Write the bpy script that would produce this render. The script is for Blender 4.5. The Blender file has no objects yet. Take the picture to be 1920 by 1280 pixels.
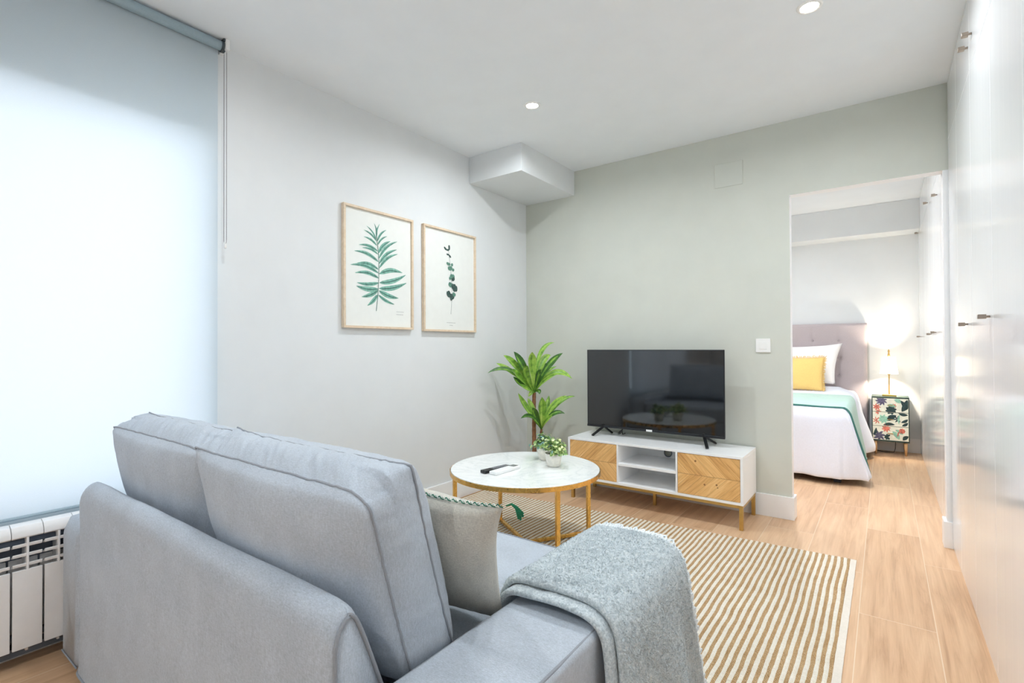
import bpy, math, random
from mathutils import Vector, Matrix, noise
random.seed(7)
S = bpy.context.scene
COL = S.collection
PI = math.pi

# ------------------------------------------------------------------ camera
F_PX, YAW, PITCH, ROLL = 944.85, math.radians(36.452), math.radians(.572), math.radians(-.258)
CAM = Vector((2.53, -3.642, 1.11))
def camera():
    d = Vector((-math.sin(YAW)*math.cos(PITCH), math.cos(YAW)*math.cos(PITCH), math.sin(PITCH)))
    r = Vector((math.cos(YAW), math.sin(YAW), 0)); u = r.cross(d)
    c, s = math.cos(ROLL), math.sin(ROLL)
    r2 = c*r+s*u; u2 = -s*r+c*u
    cd = bpy.data.cameras.new('camera'); cd.sensor_width = 36; cd.lens = 36*F_PX/1920
    cd.clip_start = .02; cd.clip_end = 60
    co = bpy.data.objects.new('camera', cd)
    co.matrix_world = Matrix(((r2.x, u2.x, -d.x, CAM.x), (r2.y, u2.y, -d.y, CAM.y), (r2.z, u2.z, -d.z, CAM.z), (0, 0, 0, 1)))
    COL.objects.link(co); S.camera = co
camera()

# ------------------------------------------------------------------ world, exposure, light levels
SKY_STRENGTH = 5.9
DOWNLIGHT_W = 15.0
REAR_DOWNLIGHT_W = 10.2
BEDROOM_FILL_W = 29.0
BEDSIDE_LAMP_W = 34.0
S.view_settings.view_transform = 'Standard'; S.view_settings.look = 'None'
S.view_settings.gamma = 1; S.view_settings.use_curve_mapping = False
S.view_settings.exposure = -0.14
w = bpy.data.worlds.new('daylight'); S.world = w; w.use_nodes = True
wn = w.node_tree.nodes; wl = w.node_tree.links
bg = wn['Background']; bg.inputs[1].default_value = SKY_STRENGTH
tc = wn.new('ShaderNodeTexCoord'); sx = wn.new('ShaderNodeSeparateXYZ'); cr = wn.new('ShaderNodeValToRGB')
wl.new(tc.outputs['Generated'], sx.inputs[0]); wl.new(sx.outputs['Z'], cr.inputs[0]); wl.new(cr.outputs[0], bg.inputs[0])
cr.color_ramp.elements[0].color = (.76, .87, .98, 1); cr.color_ramp.elements[1].color = (.80, .90, 1, 1)
S.cycles.use_denoising = True
S.cycles.max_bounces = 12; S.cycles.diffuse_bounces = 8; S.cycles.glossy_bounces = 4; S.cycles.transparent_max_bounces = 8
S.cycles.sample_clamp_indirect = 6; S.cycles.caustics_reflective = False; S.cycles.caustics_refractive = False

# ------------------------------------------------------------------ materials
def lin(c):
    return tuple((v/255/12.92 if v/255 <= .04045 else ((v/255+.055)/1.055)**2.4) for v in c)+(1,)
class NT:
    def __init__(s, name):
        s.m = bpy.data.materials.new(name); s.m.use_nodes = True
        s.t = s.m.node_tree; s.n = s.t.nodes; s.l = s.t.links
        s.b = s.n['Principled BSDF']
    def put(s, v, sock):
        if isinstance(v, (int, float)): sock.default_value = v
        elif isinstance(v, tuple):
            sock.default_value = v if len(v) == len(sock.default_value) else v[:len(sock.default_value)]
        else: s.l.new(v, sock)
    def M(s, op, a, b=0, c=0):
        n = s.n.new('ShaderNodeMath'); n.operation = op
        s.put(a, n.inputs[0]); s.put(b, n.inputs[1]); s.put(c, n.inputs[2]); return n.outputs[0]
    def xyz(s, kind='Object'):
        if kind == 'Position': o = s.n.new('ShaderNodeNewGeometry').outputs['Position']
        else: o = s.n.new('ShaderNodeTexCoord').outputs[kind]
        q = s.n.new('ShaderNodeSeparateXYZ'); s.l.new(o, q.inputs[0]); return o, q.outputs[0], q.outputs[1], q.outputs[2]
    def comb(s, x, y, z=0):
        n = s.n.new('ShaderNodeCombineXYZ'); s.put(x, n.inputs[0]); s.put(y, n.inputs[1]); s.put(z, n.inputs[2]); return n.outputs[0]
    def noise(s, vec, scale=5, detail=3, rough=.5, dist=0):
        n = s.n.new('ShaderNodeTexNoise'); s.l.new(vec, n.inputs['Vector'])
        n.inputs['Scale'].default_value = scale; n.inputs['Detail'].default_value = detail
        n.inputs['Roughness'].default_value = rough; n.inputs['Distortion'].default_value = dist; return n.outputs[0]
    def white(s, vec):
        n = s.n.new('ShaderNodeTexWhiteNoise'); n.noise_dimensions = '3D'; s.l.new(vec, n.inputs['Vector']); return n.outputs['Value']
    def ramp(s, f, stops):
        n = s.n.new('ShaderNodeValToRGB'); s.l.new(f, n.inputs[0]); e = n.color_ramp.elements
        while len(e) < len(stops): e.new(.5)
        for i, (p, c) in enumerate(stops): e[i].position = p; e[i].color = lin(c)
        return n.outputs[0]
    def mix(s, f, a, b, mode='MIX'):
        n = s.n.new('ShaderNodeMix'); n.data_type = 'RGBA'; n.blend_type = mode
        s.put(f, n.inputs['Factor']); s.put(a, n.inputs[6]); s.put(b, n.inputs[7]); return n.outputs[2]
    def bump(s, h, strength=.3, dist=.002):
        n = s.n.new('ShaderNodeBump'); n.inputs['Strength'].default_value = strength
        n.inputs['Distance'].default_value = dist; s.l.new(h, n.inputs['Height']); s.l.new(n.outputs[0], s.b.inputs['Normal'])
    def base(s, c, rough=.5, metal=0, spec=.5):
        s.put(c, s.b.inputs['Base Color']); s.put(rough, s.b.inputs['Roughness'])
        s.b.inputs['Metallic'].default_value = metal; s.b.inputs['Specular IOR Level'].default_value = spec
        return s.m
def paint(name, c, rough=.5, var=.03, scale=30, bump=.08, metal=0, spec=.4, bd=.0008):
    t = NT(name); o, x, y, z = t.xyz()
    n = t.noise(o, scale, 4)
    a = tuple(max(0, v*(1-var)) for v in c); b = tuple(min(255, v*(1+var)) for v in c)
    col = t.ramp(n, [(.3, a), (.7, b)])
    if bump: t.bump(t.noise(o, scale*6, 2), bump, bd)
    return t.base(col, rough, metal, spec)
def metal(name, c, rough=.25, scale=40):
    t = NT(name); o, x, y, z = t.xyz(); n = t.noise(o, scale, 3)
    r = t.M('ADD', t.M('MULTIPLY', n, .12), rough-.06)
    return t.base(t.ramp(n, [(.3, tuple(v*.94 for v in c)), (.7, c)]), r, 1)
def fabric(name, c, thread=.0016, var=.10, bump=.5, rough=.95, bd=.0006, blotch=.03):
    t = NT(name); o, x, y, z = t.xyz()
    f = 1/thread
    # crossing threads with slubs
    n1 = t.noise(t.comb(t.M('MULTIPLY', x, .25), y, z), f*.7, 2); n2 = t.noise(t.comb(x, y, t.M('MULTIPLY', z, .2)), f*.7, 2)
    s1 = t.M('MULTIPLY', t.M('ADD', n1, n2), .5)
    big = t.noise(o, 9, 3)
    q = t.M('ADD', s1, t.M('MULTIPLY', t.M('SUBTRACT', big, .5), blotch*10))
    col = t.ramp(q, [(.25, tuple(v*(1-var) for v in c)), (.75, tuple(min(255, v*(1+var)) for v in c))])
    t.bump(s1, bump, bd)
    t.b.inputs['Sheen Weight'].default_value = .15
    return t.base(col, rough, 0, .2)

M = {}
M['wall'] = paint('white_wall_paint', (224, 227, 228), .8, .006, 6, .06)
M['green'] = paint('pale_sage_wall_paint', (205, 208, 199), .8, .008, 6, .06)
M['ceiling'] = paint('ceiling_paint', (236, 240, 243), .85, .006, 5, .04)
M['skirting'] = paint('skirting_gloss', (238, 239, 240), .35, .005, 8, .02)
M['plastic'] = paint('white_plastic', (240, 240, 238), .3, .006, 20, 0)
M['rad'] = paint('radiator_enamel', (236, 236, 236), .3, .01, 20, 0)
M['dark_gap'] = paint('radiator_shade_and_grommet_grey', (96, 106, 120), .5, .03, 20, 0)  # blue-grey painting the shade inside the radiator; the cable grommet shares it
M['white_lacquer'] = paint('white_lacquer', (247, 248, 249), .28, .005, 10, 0)
M['gold'] = metal('brushed_gold', (242, 192, 106), .28)
M['brass'] = metal('pale_brass', (212, 178, 110), .32)
M['nickel'] = metal('brushed_nickel', (172, 160, 148), .35)
M['bracket'] = paint('dark_bracket_plastic', (64, 72, 76), .4, .05, 30, 0)
M['beads'] = paint('bead_chain', (150, 146, 150), .4, .05, 200, 0)
M['black'] = paint('black_plastic', (22, 23, 25), .35, .1, 40, .05)
M['bezel'] = paint('tv_bezel', (36, 38, 42), .3, .05, 40, 0)
M['remote_w'] = paint('white_remote_plastic', (236, 237, 236), .4, .01, 40, 0)
M['button'] = paint('remote_buttons', (170, 172, 176), .5, .02, 60, 0)
M['lcd'] = paint('remote_display', (120, 124, 122), .3, .03, 60, 0)
M['sofa'] = fabric('grey_woven_sofa_fabric', (175, 183, 192), .0015, .11, .6)
M['cushion'] = fabric('grey_linen_cushion_fabric', (177, 185, 194), .0014, .10, .6)
M['piping'] = fabric('grey_piping', (146, 150, 156), .0012, .06, .3)
M['linen'] = fabric('beige_linen', (194, 191, 181), .0013, .12, .55)
M['yellow'] = fabric('mustard_cotton', (236, 200, 124), .002, .05, .3)
M['bed_white'] = fabric('white_bedspread', (228, 234, 247), .003, .02, .35)
M['pillow_white'] = fabric('white_pillowcase', (244, 243, 243), .002, .015, .2)
M['mint'] = fabric('mint_throw_wool', (184, 213, 203), .003, .06, .4)
M['teal'] = fabric('teal_hem', (70, 118, 108), .003, .05, .3)
M['headboard'] = fabric('taupe_upholstery', (186, 176, 178), .002, .04, .3)
M['bedbase'] = fabric('grey_bed_base', (120, 118, 122), .002, .05, .3)
M['dark_leg'] = paint('dark_leg', (52, 54, 64), .5, .05, 30, .05)
M['crochet_g'] = paint('green_yarn', (52, 112, 92), .9, .15, 200, .3)
M['crochet_w'] = paint('pale_yarn', (206, 214, 206), .9, .08, 200, .3)
M['tassel'] = paint('green_tassel_yarn', (34, 116, 82), .9, .15, 300, .3)
M['pot'] = paint('stone_pot', (232, 228, 218), .7, .04, 60, .3)
M['soil'] = paint('potting_soil', (74, 58, 44), .95, .2, 60, .6)
M['stem'] = paint('brown_cane', (140, 98, 68), .8, .14, 60, .4)
M['planter'] = paint('white_planter', (226, 224, 220), .5, .02, 20, .05)
M['jamb'] = paint('white_jamb_paint', (240, 240, 240), .5, .005, 10, .03)
M['paper'] = paint('print_paper', (232, 234, 230), .85, .006, 20, .02)
M['frond'] = paint('printed_frond_green', (128, 176, 160), .9, .14, 45, 0)
M['frond_d'] = paint('printed_frond_dark', (72, 118, 108), .9, .15, 45, 0)
M['euc'] = paint('printed_eucalyptus_green', (92, 132, 116), .9, .22, 60, 0)
M['euc_d'] = paint('printed_eucalyptus_dark', (62, 84, 80), .9, .2, 60, 0)
M['ink'] = paint('printed_ink', (150, 154, 154), .9, .05, 60, 0)

def leaf_mat(name, base, light, dark):
    t = NT(name); o, x, y, z = t.xyz(); n = t.noise(o, 24, 3, .6); n2 = t.noise(o, 120, 2)
    c = t.mix(t.M('MULTIPLY', n2, .35), t.ramp(n, [(.3, dark), (.5, base), (.72, light)]), lin(light))
    t.b.inputs['Subsurface Weight'].default_value = 0
    return t.base(c, .38, 0, .5)
M['leaf'] = leaf_mat('dracaena_leaf', (104, 160, 50), (170, 204, 88), (48, 100, 34))
M['leaf_dark'] = leaf_mat('dracaena_leaf_deep', (50, 98, 34), (86, 138, 50), (30, 66, 26))
M['leaf_mid'] = leaf_mat('dracaena_leaf_centre', (146, 190, 70), (192, 216, 110), (96, 150, 48))
M['leaf_a'] = leaf_mat('variegated_leaf_light', (214, 228, 152), (238, 244, 200), (158, 192, 108))
M['leaf_b'] = leaf_mat('variegated_leaf_green', (118, 160, 84), (168, 196, 120), (72, 118, 62))
M['leaf_c'] = leaf_mat('variegated_leaf_teal', (118, 162, 148), (168, 200, 188), (74, 120, 112))

def pine_mat():
    t = NT('frame_pine'); o, x, y, z = t.xyz(); n = t.noise(o, 26, 4, .6, 1.2)
    return t.base(t.ramp(n, [(.3, (212, 190, 162)), (.7, (228, 210, 186))]), .55)
M['pine'] = pine_mat()
def oakleg_mat():
    t = NT('leg_wood'); o, x, y, z = t.xyz(); n = t.noise(t.comb(t.M('MULTIPLY', x, 6), t.M('MULTIPLY', y, 6), z), 12, 3)
    return t.base(t.ramp(n, [(.3, (200, 156, 104)), (.7, (224, 184, 134))]), .5)
M['legwood'] = oakleg_mat()

def floor_mat():
    t = NT('wood_look_floor_tiles'); o, x, y, z = t.xyz('Position')
    W, L = .248, 1.2
    cx = t.M('DIVIDE', t.M('ADD', x, -2.187+20*W), W); ci = t.M('FLOOR', cx); cf = t.M('FRACT', cx)
    off = t.M('MULTIPLY', t.M('SUBTRACT', ci, 20), .45)
    ry = t.M('DIVIDE', t.M('ADD', t.M('ADD', y, off), -.55+12*L), L); ri = t.M('FLOOR', ry); rf = t.M('FRACT', ry)
    idv = t.comb(ci, ri, 3.3)
    tone = t.white(idv); tone2 = t.white(t.comb(ri, ci, 9.1))
    gx = t.M('ADD', t.M('MULTIPLY', x, 26), t.M('MULTIPLY', tone, 40)); gy = t.M('ADD', t.M('MULTIPLY', y, 1.5), t.M('MULTIPLY', tone2, 30))
    g1 = t.noise(t.comb(gx, gy), 1.0, 5, .62, .9)
    g2 = t.noise(t.comb(t.M('MULTIPLY', gx, 6), t.M('MULTIPLY', gy, 2.5)), 1.0, 3, .6)
    g3 = t.noise(t.comb(t.M('MULTIPLY', gx, .22), t.M('MULTIPLY', gy, 1.2)), 1.0, 2, .5)
    v = t.M('ADD', t.M('ADD', t.M('MULTIPLY', g1, .55), t.M('MULTIPLY', g2, .2)), t.M('MULTIPLY', g3, .25))
    v = t.M('ADD', v, t.M('MULTIPLY', t.M('SUBTRACT', tone, .5), .16))
    wood = t.ramp(v, [(.28, (176, 136, 102)), (.44, (206, 168, 132)), (.58, (220, 185, 149)), (.76, (232, 204, 172))])
    ex = t.M('MULTIPLY', t.M('MINIMUM', cf, t.M('SUBTRACT', 1, cf)), W); ey = t.M('MULTIPLY', t.M('MINIMUM', rf, t.M('SUBTRACT', 1, rf)), L)
    e = t.M('MINIMUM', ex, ey)
    gm = t.M('LESS_THAN', e, .0016)
    col = t.mix(gm, wood, lin((224, 202, 176)))
    t.bump(t.M('ADD', t.M('MULTIPLY', t.M('SUBTRACT', 1, gm), 1.0), t.M('MULTIPLY', g2, .15)), .25, .0012)
    return t.base(col, t.M('ADD', t.M('MULTIPLY', g2, .12), .33), 0, .4)
M['floor'] = floor_mat()

def chevron_mat(name, sgn):
    t = NT(name); o, x, y, z = t.xyz()
    az = t.M('ABSOLUTE', z)
    s = t.M('ADD', t.M('MULTIPLY', x, .707), t.M('MULTIPLY', az, .707*sgn))
    u = t.M('SUBTRACT', t.M('MULTIPLY', az, .707), t.M('MULTIPLY', x, .707*sgn))
    side = t.M('SIGN', z)
    si = t.M('FLOOR', t.M('DIVIDE', t.M('ADD', s, 2), .052)); tone = t.white(t.comb(si, side, 1.7))
    sf = t.M('FRACT', t.M('DIVIDE', t.M('ADD', s, 2), .052))
    g = t.noise(t.comb(t.M('MULTIPLY', s, 42), t.M('MULTIPLY', u, 3.2), t.M('MULTIPLY', side, 4)), 1.0, 5, .6, 1.4)
    g2 = t.noise(t.comb(t.M('MULTIPLY', s, 220), t.M('MULTIPLY', u, 9), t.M('MULTIPLY', side, 4)), 1.0, 3, .6)
    v = t.M('ADD', t.M('ADD', t.M('MULTIPLY', g, .62), t.M('MULTIPLY', g2, .3)), t.M('MULTIPLY', t.M('SUBTRACT', tone, .4), .14))
    col = t.ramp(v, [(.28, (184, 130, 76)), (.42, (220, 170, 106)), (.56, (238, 194, 130)), (.74, (246, 214, 160))])
    # knots
    vn = t.n.new('ShaderNodeTexVoronoi'); t.l.new(t.comb(t.M('MULTIPLY', s, 1.0), t.M('MULTIPLY', u, .7), 0), vn.inputs['Vector']); vn.inputs['Scale'].default_value = 9
    k = t.M('LESS_THAN', vn.outputs['Distance'], .075)
    col = t.mix(t.M('MULTIPLY', k, .8), col, lin((116, 66, 34)))
    if sgn > 0:
        for kx, kz, kr in ((-.075, .088, .0065), (-.020, -.052, .006), (.052, -.044, .006), (.058, -.060, .004)):
            dd = t.M('ADD', t.M('POWER', t.M('SUBTRACT', x, kx), 2), t.M('POWER', t.M('SUBTRACT', z, kz), 2))
            col = t.mix(t.M('MULTIPLY', t.M('LESS_THAN', dd, kr*kr), .8), col, lin((122, 72, 40)))
    ln = t.M('LESS_THAN', t.M('MINIMUM', sf, t.M('DIVIDE', az, .052)), .045)
    col = t.mix(t.M('MULTIPLY', ln, .45), col, lin((140, 92, 50)))
    t.bump(g2, .15, .0006)
    return t.base(col, .5, 0, .35)
M['chev_r'] = chevron_mat('chevron_pine_right', 1)
M['chev_l'] = chevron_mat('chevron_pine_left', -1)

def marble_mat():
    t = NT('white_marble'); o, x, y, z = t.xyz()
    n = t.noise(o, 3.2, 6, .62, 2.2); n2 = t.noise(o, 8, 5, .6, 1.5)
    v = t.M('ABSOLUTE', t.M('SUBTRACT', n, .5)); v2 = t.M('ABSOLUTE', t.M('SUBTRACT', n2, .52))
    c = t.ramp(v, [(0, (230, 234, 234)), (.02, (240, 243, 242)), (.07, (246, 248, 247))])
    c2 = t.ramp(v2, [(0, (246, 248, 248)), (.03, (253, 253, 253))])
    return t.base(t.mix(.5, c, c2, 'MULTIPLY'), .12, 0, .5)
M['marble'] = marble_mat()

def wardrobe_mat():
    t = NT('white_high_gloss_wardrobe_front'); o, x, y, z = t.xyz()
    n = t.noise(t.comb(x, t.M('MULTIPLY', y, 60), t.M('MULTIPLY', z, .5)), 1.0, 3, .5)
    t.bump(n, .02, .0004)
    return t.base(t.ramp(n, [(.3, (238, 239, 241)), (.7, (242, 243, 244))]), .12, 0, .6)
M['wardrobe'] = wardrobe_mat()

def screen_mat():
    t = NT('tv_screen_glass'); o, x, y, z = t.xyz(); n = t.noise(o, 60, 1)
    return t.base(t.ramp(n, [(0, (8, 9, 11)), (1, (10, 11, 13))]), .06, 0, 1.0)
M['screen'] = screen_mat()

def blind_mat():
    t = NT('translucent_blind_fabric'); o, x, y, z = t.xyz()
    n = t.noise(t.comb(x, t.M('MULTIPLY', y, 3), z), 300, 2)
    col = t.ramp(n, [(.3, (206, 222, 229)), (.7, (212, 227, 234))])
    df = t.n.new('ShaderNodeBsdfDiffuse'); tr = t.n.new('ShaderNodeBsdfTranslucent'); mx = t.n.new('ShaderNodeMixShader')
    t.l.new(col, df.inputs[0]); t.l.new(t.ramp(n, [(.3, (211, 205, 209)), (.7, (215, 209, 213))]), tr.inputs[0])
    mx.inputs[0].default_value = .32
    t.l.new(df.outputs[0], mx.inputs[1]); t.l.new(tr.outputs[0], mx.inputs[2])
    t.l.new(mx.outputs[0], t.n['Material Output'].inputs[0]); return t.m
M['blind'] = blind_mat()
def pane_mat():
    t = NT('window_glass'); o, x, y, z = t.xyz(); n = t.noise(o, 5, 1)
    tr = t.n.new('ShaderNodeBsdfTransparent'); gl = t.n.new('ShaderNodeBsdfGlossy'); mx = t.n.new('ShaderNodeMixShader')
    t.l.new(t.ramp(n, [(0, (246, 250, 250)), (1, (250, 252, 252))]), tr.inputs[0]); gl.inputs['Roughness'].default_value = .02
    mx.inputs[0].default_value = .06
    t.l.new(tr.outputs[0], mx.inputs[1]); t.l.new(gl.outputs[0], mx.inputs[2])
    t.l.new(mx.outputs[0], t.n['Material Output'].inputs[0]); return t.m
M['pane'] = pane_mat()
def emit(name, c, s):
    t = NT(name); o, x, y, z = t.xyz(); n = t.noise(o, 8, 1)
    col = t.ramp(n, [(0, tuple(v*.98 for v in c)), (1, c)])
    t.l.new(col, t.b.inputs['Emission Color']); t.b.inputs['Emission Strength'].default_value = s
    return t.base(col, .4)
M['lens'] = emit('downlight_lens', (255, 250, 242), 25)
M['shade'] = emit('glowing_lamp_shade', (255, 236, 206), 3.2)

def rug_mat(name, c1, c2, c3, pitch, skew, gap, depth):
    t = NT(name); o, x, y, z = t.xyz()
    n = t.noise(o, 160, 3, .7); n2 = t.noise(o, 14, 3)
    ph = t.M('ADD', t.M('ADD', t.M('DIVIDE', y, pitch), t.M('MULTIPLY', x, skew)), t.M('MULTIPLY', t.noise(o, 60, 1), 1.2))
    twist = t.M('ABSOLUTE', t.M('SINE', t.M('MULTIPLY', ph, PI)))          # one hump per yarn turn
    v = t.M('ADD', t.M('MULTIPLY', n, .7), t.M('MULTIPLY', n2, .3))
    col = t.ramp(v, [(.26, c1), (.44, c2), (.62, c3)])
    dk = t.M('MULTIPLY', t.M('SUBTRACT', 1, t.M('MINIMUM', 1, t.M('MULTIPLY', twist, 1.9))), depth)
    t.bump(t.M('ADD', twist, t.M('MULTIPLY', t.noise(o, 700, 2), .3)), .8, .002)
    return t.base(t.mix(dk, col, lin(gap)), .95, 0, .1)
M['jute'] = rug_mat('natural_jute', (140, 106, 70), (184, 150, 108), (210, 180, 140), .0098, 95, (96, 66, 38), .65)
M['wool'] = rug_mat('cream_wool', (218, 208, 190), (236, 230, 216), (244, 240, 230), .0085, 0, (200, 186, 162), .4)
def blanket_mat(name, a, b, c):
    t = NT(name); o, x, y, z = t.xyz()
    n = t.noise(o, 210, 3, .7); n2 = t.noise(o, 90, 2, .6)
    v = t.M('ADD', t.M('MULTIPLY', n, .75), t.M('MULTIPLY', n2, .25))
    t.bump(n, .7, .002); t.b.inputs['Sheen Weight'].default_value = .3
    return t.base(t.ramp(v, [(.34, a), (.5, b), (.64, c)]), 1, 0, .1)
M['blanket'] = blanket_mat('pale_teal_boucle_wool', (156, 168, 174), (186, 196, 200), (214, 221, 223))
M['fuzz'] = blanket_mat('pale_teal_wool_fuzz', (164, 176, 181), (194, 204, 208), (224, 230, 232))
M['fringe'] = paint('white_wool_fringe', (226, 232, 234), .95, .05, 200, .3)

# ------------------------------------------------------------------ mesh builder
class MB:
    def __init__(s): s.v = []; s.f = []; s.m = []
    def add(s, vs, fs, mi=0):
        o = len(s.v); s.v += [tuple(v) for v in vs]
        s.f += [tuple(i+o for i in f) for f in fs]; s.m += [mi]*len(fs); return s
    def box(s, x0, x1, y0, y1, z0, z1, mi=0):
        return s.add([(x, y, z) for z in (z0, z1) for y in (y0, y1) for x in (x0, x1)],
                     [(0, 2, 3, 1), (4, 5, 7, 6), (0, 1, 5, 4), (2, 6, 7, 3), (0, 4, 6, 2), (1, 3, 7, 5)], mi)
    def beam(s, a, b, w, h, mi=0, up=(0, 0, 1)):
        a, b = Vector(a), Vector(b); d = (b-a).normalized(); u = Vector(up)
        if abs(d.dot(u)) > .98: u = Vector((1, 0, 0))
        r = d.cross(u).normalized(); u = r.cross(d)
        vs = [p+r*i*w/2+u*j*h/2 for p in (a, b) for i, j in ((-1, -1), (1, -1), (1, 1), (-1, 1))]
        return s.add(vs, [(3, 2, 1, 0), (4, 5, 6, 7)]+[(i, (i+1) % 4, 4+(i+1) % 4, 4+i) for i in range(4)], mi)
    def tube(s, pts, rad, n=8, closed=False, mi=0, caps=True):
        pts = [Vector(p) for p in pts]; L = len(pts); rads = rad if isinstance(rad, (list, tuple)) else [rad]*L
        vs = []; prev = None
        for i, p in enumerate(pts):
            if closed: d = pts[(i+1) % L]-pts[i-1]
            else: d = pts[min(i+1, L-1)]-pts[max(i-1, 0)]
            d = d.normalized() if d.length > 1e-9 else Vector((0, 0, 1))
            if prev is None:
                prev = d.cross(Vector((0, 0, 1)))
                if prev.length < .05: prev = d.cross(Vector((1, 0, 0)))
            r = (prev-d*prev.dot(d)).normalized(); prev = r; u = d.cross(r)
            vs += [p+(r*math.cos(2*PI*k/n)+u*math.sin(2*PI*k/n))*rads[i] for k in range(n)]
        fs = []
        for i in range(L if closed else L-1):
            j = (i+1) % L
            fs += [(i*n+k, i*n+(k+1) % n, j*n+(k+1) % n, j*n+k) for k in range(n)]
        if not closed and caps: fs += [tuple(range(n))[::-1], tuple((L-1)*n+k for k in range(n))]
        return s.add(vs, fs, mi)
    def lathe(s, cx, cy, prof, n=32, mi=0):
        vs = []; fs = []
        for r, z in prof: vs += [(cx+r*math.cos(2*PI*k/n), cy+r*math.sin(2*PI*k/n), z) for k in range(n)]
        for i in range(len(prof)-1): fs += [(i*n+k, i*n+(k+1) % n, (i+1)*n+(k+1) % n, (i+1)*n+k) for k in range(n)]
        if prof[0][0] > 1e-6: fs.append(tuple(range(n))[::-1])
        if prof[-1][0] > 1e-6: fs.append(tuple((len(prof)-1)*n+k for k in range(n)))
        return s.add(vs, fs, mi)
    def ball(s, c, r, n=10, m=6, mi=0, sq=(1, 1, 1)):
        c = Vector(c); vs = []; fs = []
        for i in range(m+1):
            a = PI*i/m
            vs += [c+Vector((math.sin(a)*math.cos(2*PI*k/n)*sq[0], math.sin(a)*math.sin(2*PI*k/n)*sq[1], math.cos(a)*sq[2]))*r for k in range(n)]
        for i in range(m): fs += [(i*n+k, (i+1)*n+k, (i+1)*n+(k+1) % n, i*n+(k+1) % n) for k in range(n)]
        return s.add(vs, fs, mi)
    def grid(s, fn, nu, nv, mi=0, flip=False, closev=False):
        vs = [fn(i/nu, j/nv) for i in range(nu+1) for j in range(nv+1)]
        fs = []
        for i in range(nu):
            for j in range(nv):
                a = i*(nv+1)+j; q = (a, a+nv+1, a+nv+2, a+1); fs.append(q[::-1] if flip else q)
        m_ = mi if callable(mi) else None
        o = len(s.f); s.add(vs, fs, 0 if m_ else mi)
        if m_:
            for k in range(len(fs)): s.m[o+k] = m_(k//nv, k % nv)
        return s
    def prism(s, poly, axis, a, b, mi=0):
        def P(u, v, w):
            return {0: (w, u, v), 1: (u, w, v), 2: (u, v, w)}[axis]
        n = len(poly); vs = [P(u, v, a) for u, v in poly]+[P(u, v, b) for u, v in poly]
        return s.add(vs, [tuple(range(n))[::-1], tuple(range(n, 2*n))]+[(i, (i+1) % n, n+(i+1) % n, n+i) for i in range(n)], mi)
    def build(s, name, mats, parent=None, smooth=False, bevel=0, seg=2, origin=None, weld=False, fixn=True, subsurf=0):
        if not isinstance(mats, (list, tuple)): mats = [mats]
        xs, ys, zs = zip(*s.v)
        cx, cy = (min(xs)+max(xs))/2, (min(ys)+max(ys))/2
        if origin is None: origin = (cx, cy, (min(zs)+max(zs))/2 if parent else min(zs))
        O = Vector(origin)
        me = bpy.data.meshes.new(name); me.from_pydata([tuple(Vector(v)-O) for v in s.v], [], s.f)
        for m in mats: me.materials.append(M[m])
        me.polygons.foreach_set('material_index', s.m)
        if fixn or weld:
            import bmesh
            bm = bmesh.new(); bm.from_mesh(me)
            if weld: bmesh.ops.remove_doubles(bm, verts=bm.verts, dist=1e-5)
            if fixn: bmesh.ops.recalc_face_normals(bm, faces=bm.faces)
            bm.to_mesh(me); bm.free()
        if smooth: me.polygons.foreach_set('use_smooth', [True]*len(me.polygons))
        me.update()
        ob = bpy.data.objects.new(name, me); COL.objects.link(ob)
        ob['_o'] = 0
        del ob['_o']
        if parent is not None:
            ob.parent = parent; ob.location = O-WORLD[parent.name]
        else: ob.location = O
        WORLD[ob.name] = O.copy()
        if bevel:
            b = ob.modifiers.new('bevel', 'BEVEL'); b.width = bevel; b.segments = seg; b.limit_method = 'ANGLE'; b.angle_limit = .6
            b.harden_normals = False
            me.polygons.foreach_set('use_smooth', [True]*len(me.polygons))
            wn_ = ob.modifiers.new('normals', 'WEIGHTED_NORMAL'); wn_.keep_sharp = True
        if subsurf:
            q = ob.modifiers.new('subdivision', 'SUBSURF'); q.levels = subsurf; q.render_levels = subsurf
        return ob
WORLD = {}
def thing(name, loc, label, cat, group=None):
    o = bpy.data.objects.new(name, None); COL.objects.link(o); o.location = loc; o.empty_display_size = .1
    WORLD[o.name] = Vector(loc); return tag(o, label, cat, group)
def tag(o, label=None, cat=None, group=None, kind=None):
    if label: o['label'] = label
    if cat: o['category'] = cat
    if group: o['group'] = group
    if kind: o['kind'] = kind
    return o
def struct(o): o['kind'] = 'structure'; return o
def copy_thing(root, loc, label, extra=None):
    r = root.copy(); COL.objects.link(r); r.location = loc; r['label'] = label
    for ch in list(root.children):
        c = ch.copy(); COL.objects.link(c); c.parent = r
        for g in list(ch.children):
            d = g.copy(); COL.objects.link(d); d.parent = c
    return r
def nz(x, y, z, s=1.0): return noise.noise(Vector((x*s, y*s, z*s)))

# ------------------------------------------------------------------ room shell
H = 2.55; XR = 2.82; YB = -6.2; YF = 2.98; XW = -1.0     # XW: far-left wall of the bedroom
struct(MB().box(-1.3, 3.5, YB-.2, YF+.2, -.1, 0).build('floor', 'floor'))
struct(MB().box(-1.3, 3.5, YB-.2, YF+.2, H, H+.1).build('ceiling', 'ceiling'))
# left wall with the window opening
WY0, WY1, WZ0, WZ1 = -4.75, -2.60, .515, 2.087
b = MB()
b.box(-.16, 0, YB, WY0, 0, H); b.box(-.16, 0, WY1, .0, 0, H); b.box(-.16, 0, WY0, WY1, 0, WZ0); b.box(-.16, 0, WY0, WY1, WZ1, H)
struct(b.build('wall_left', 'wall'))
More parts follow.
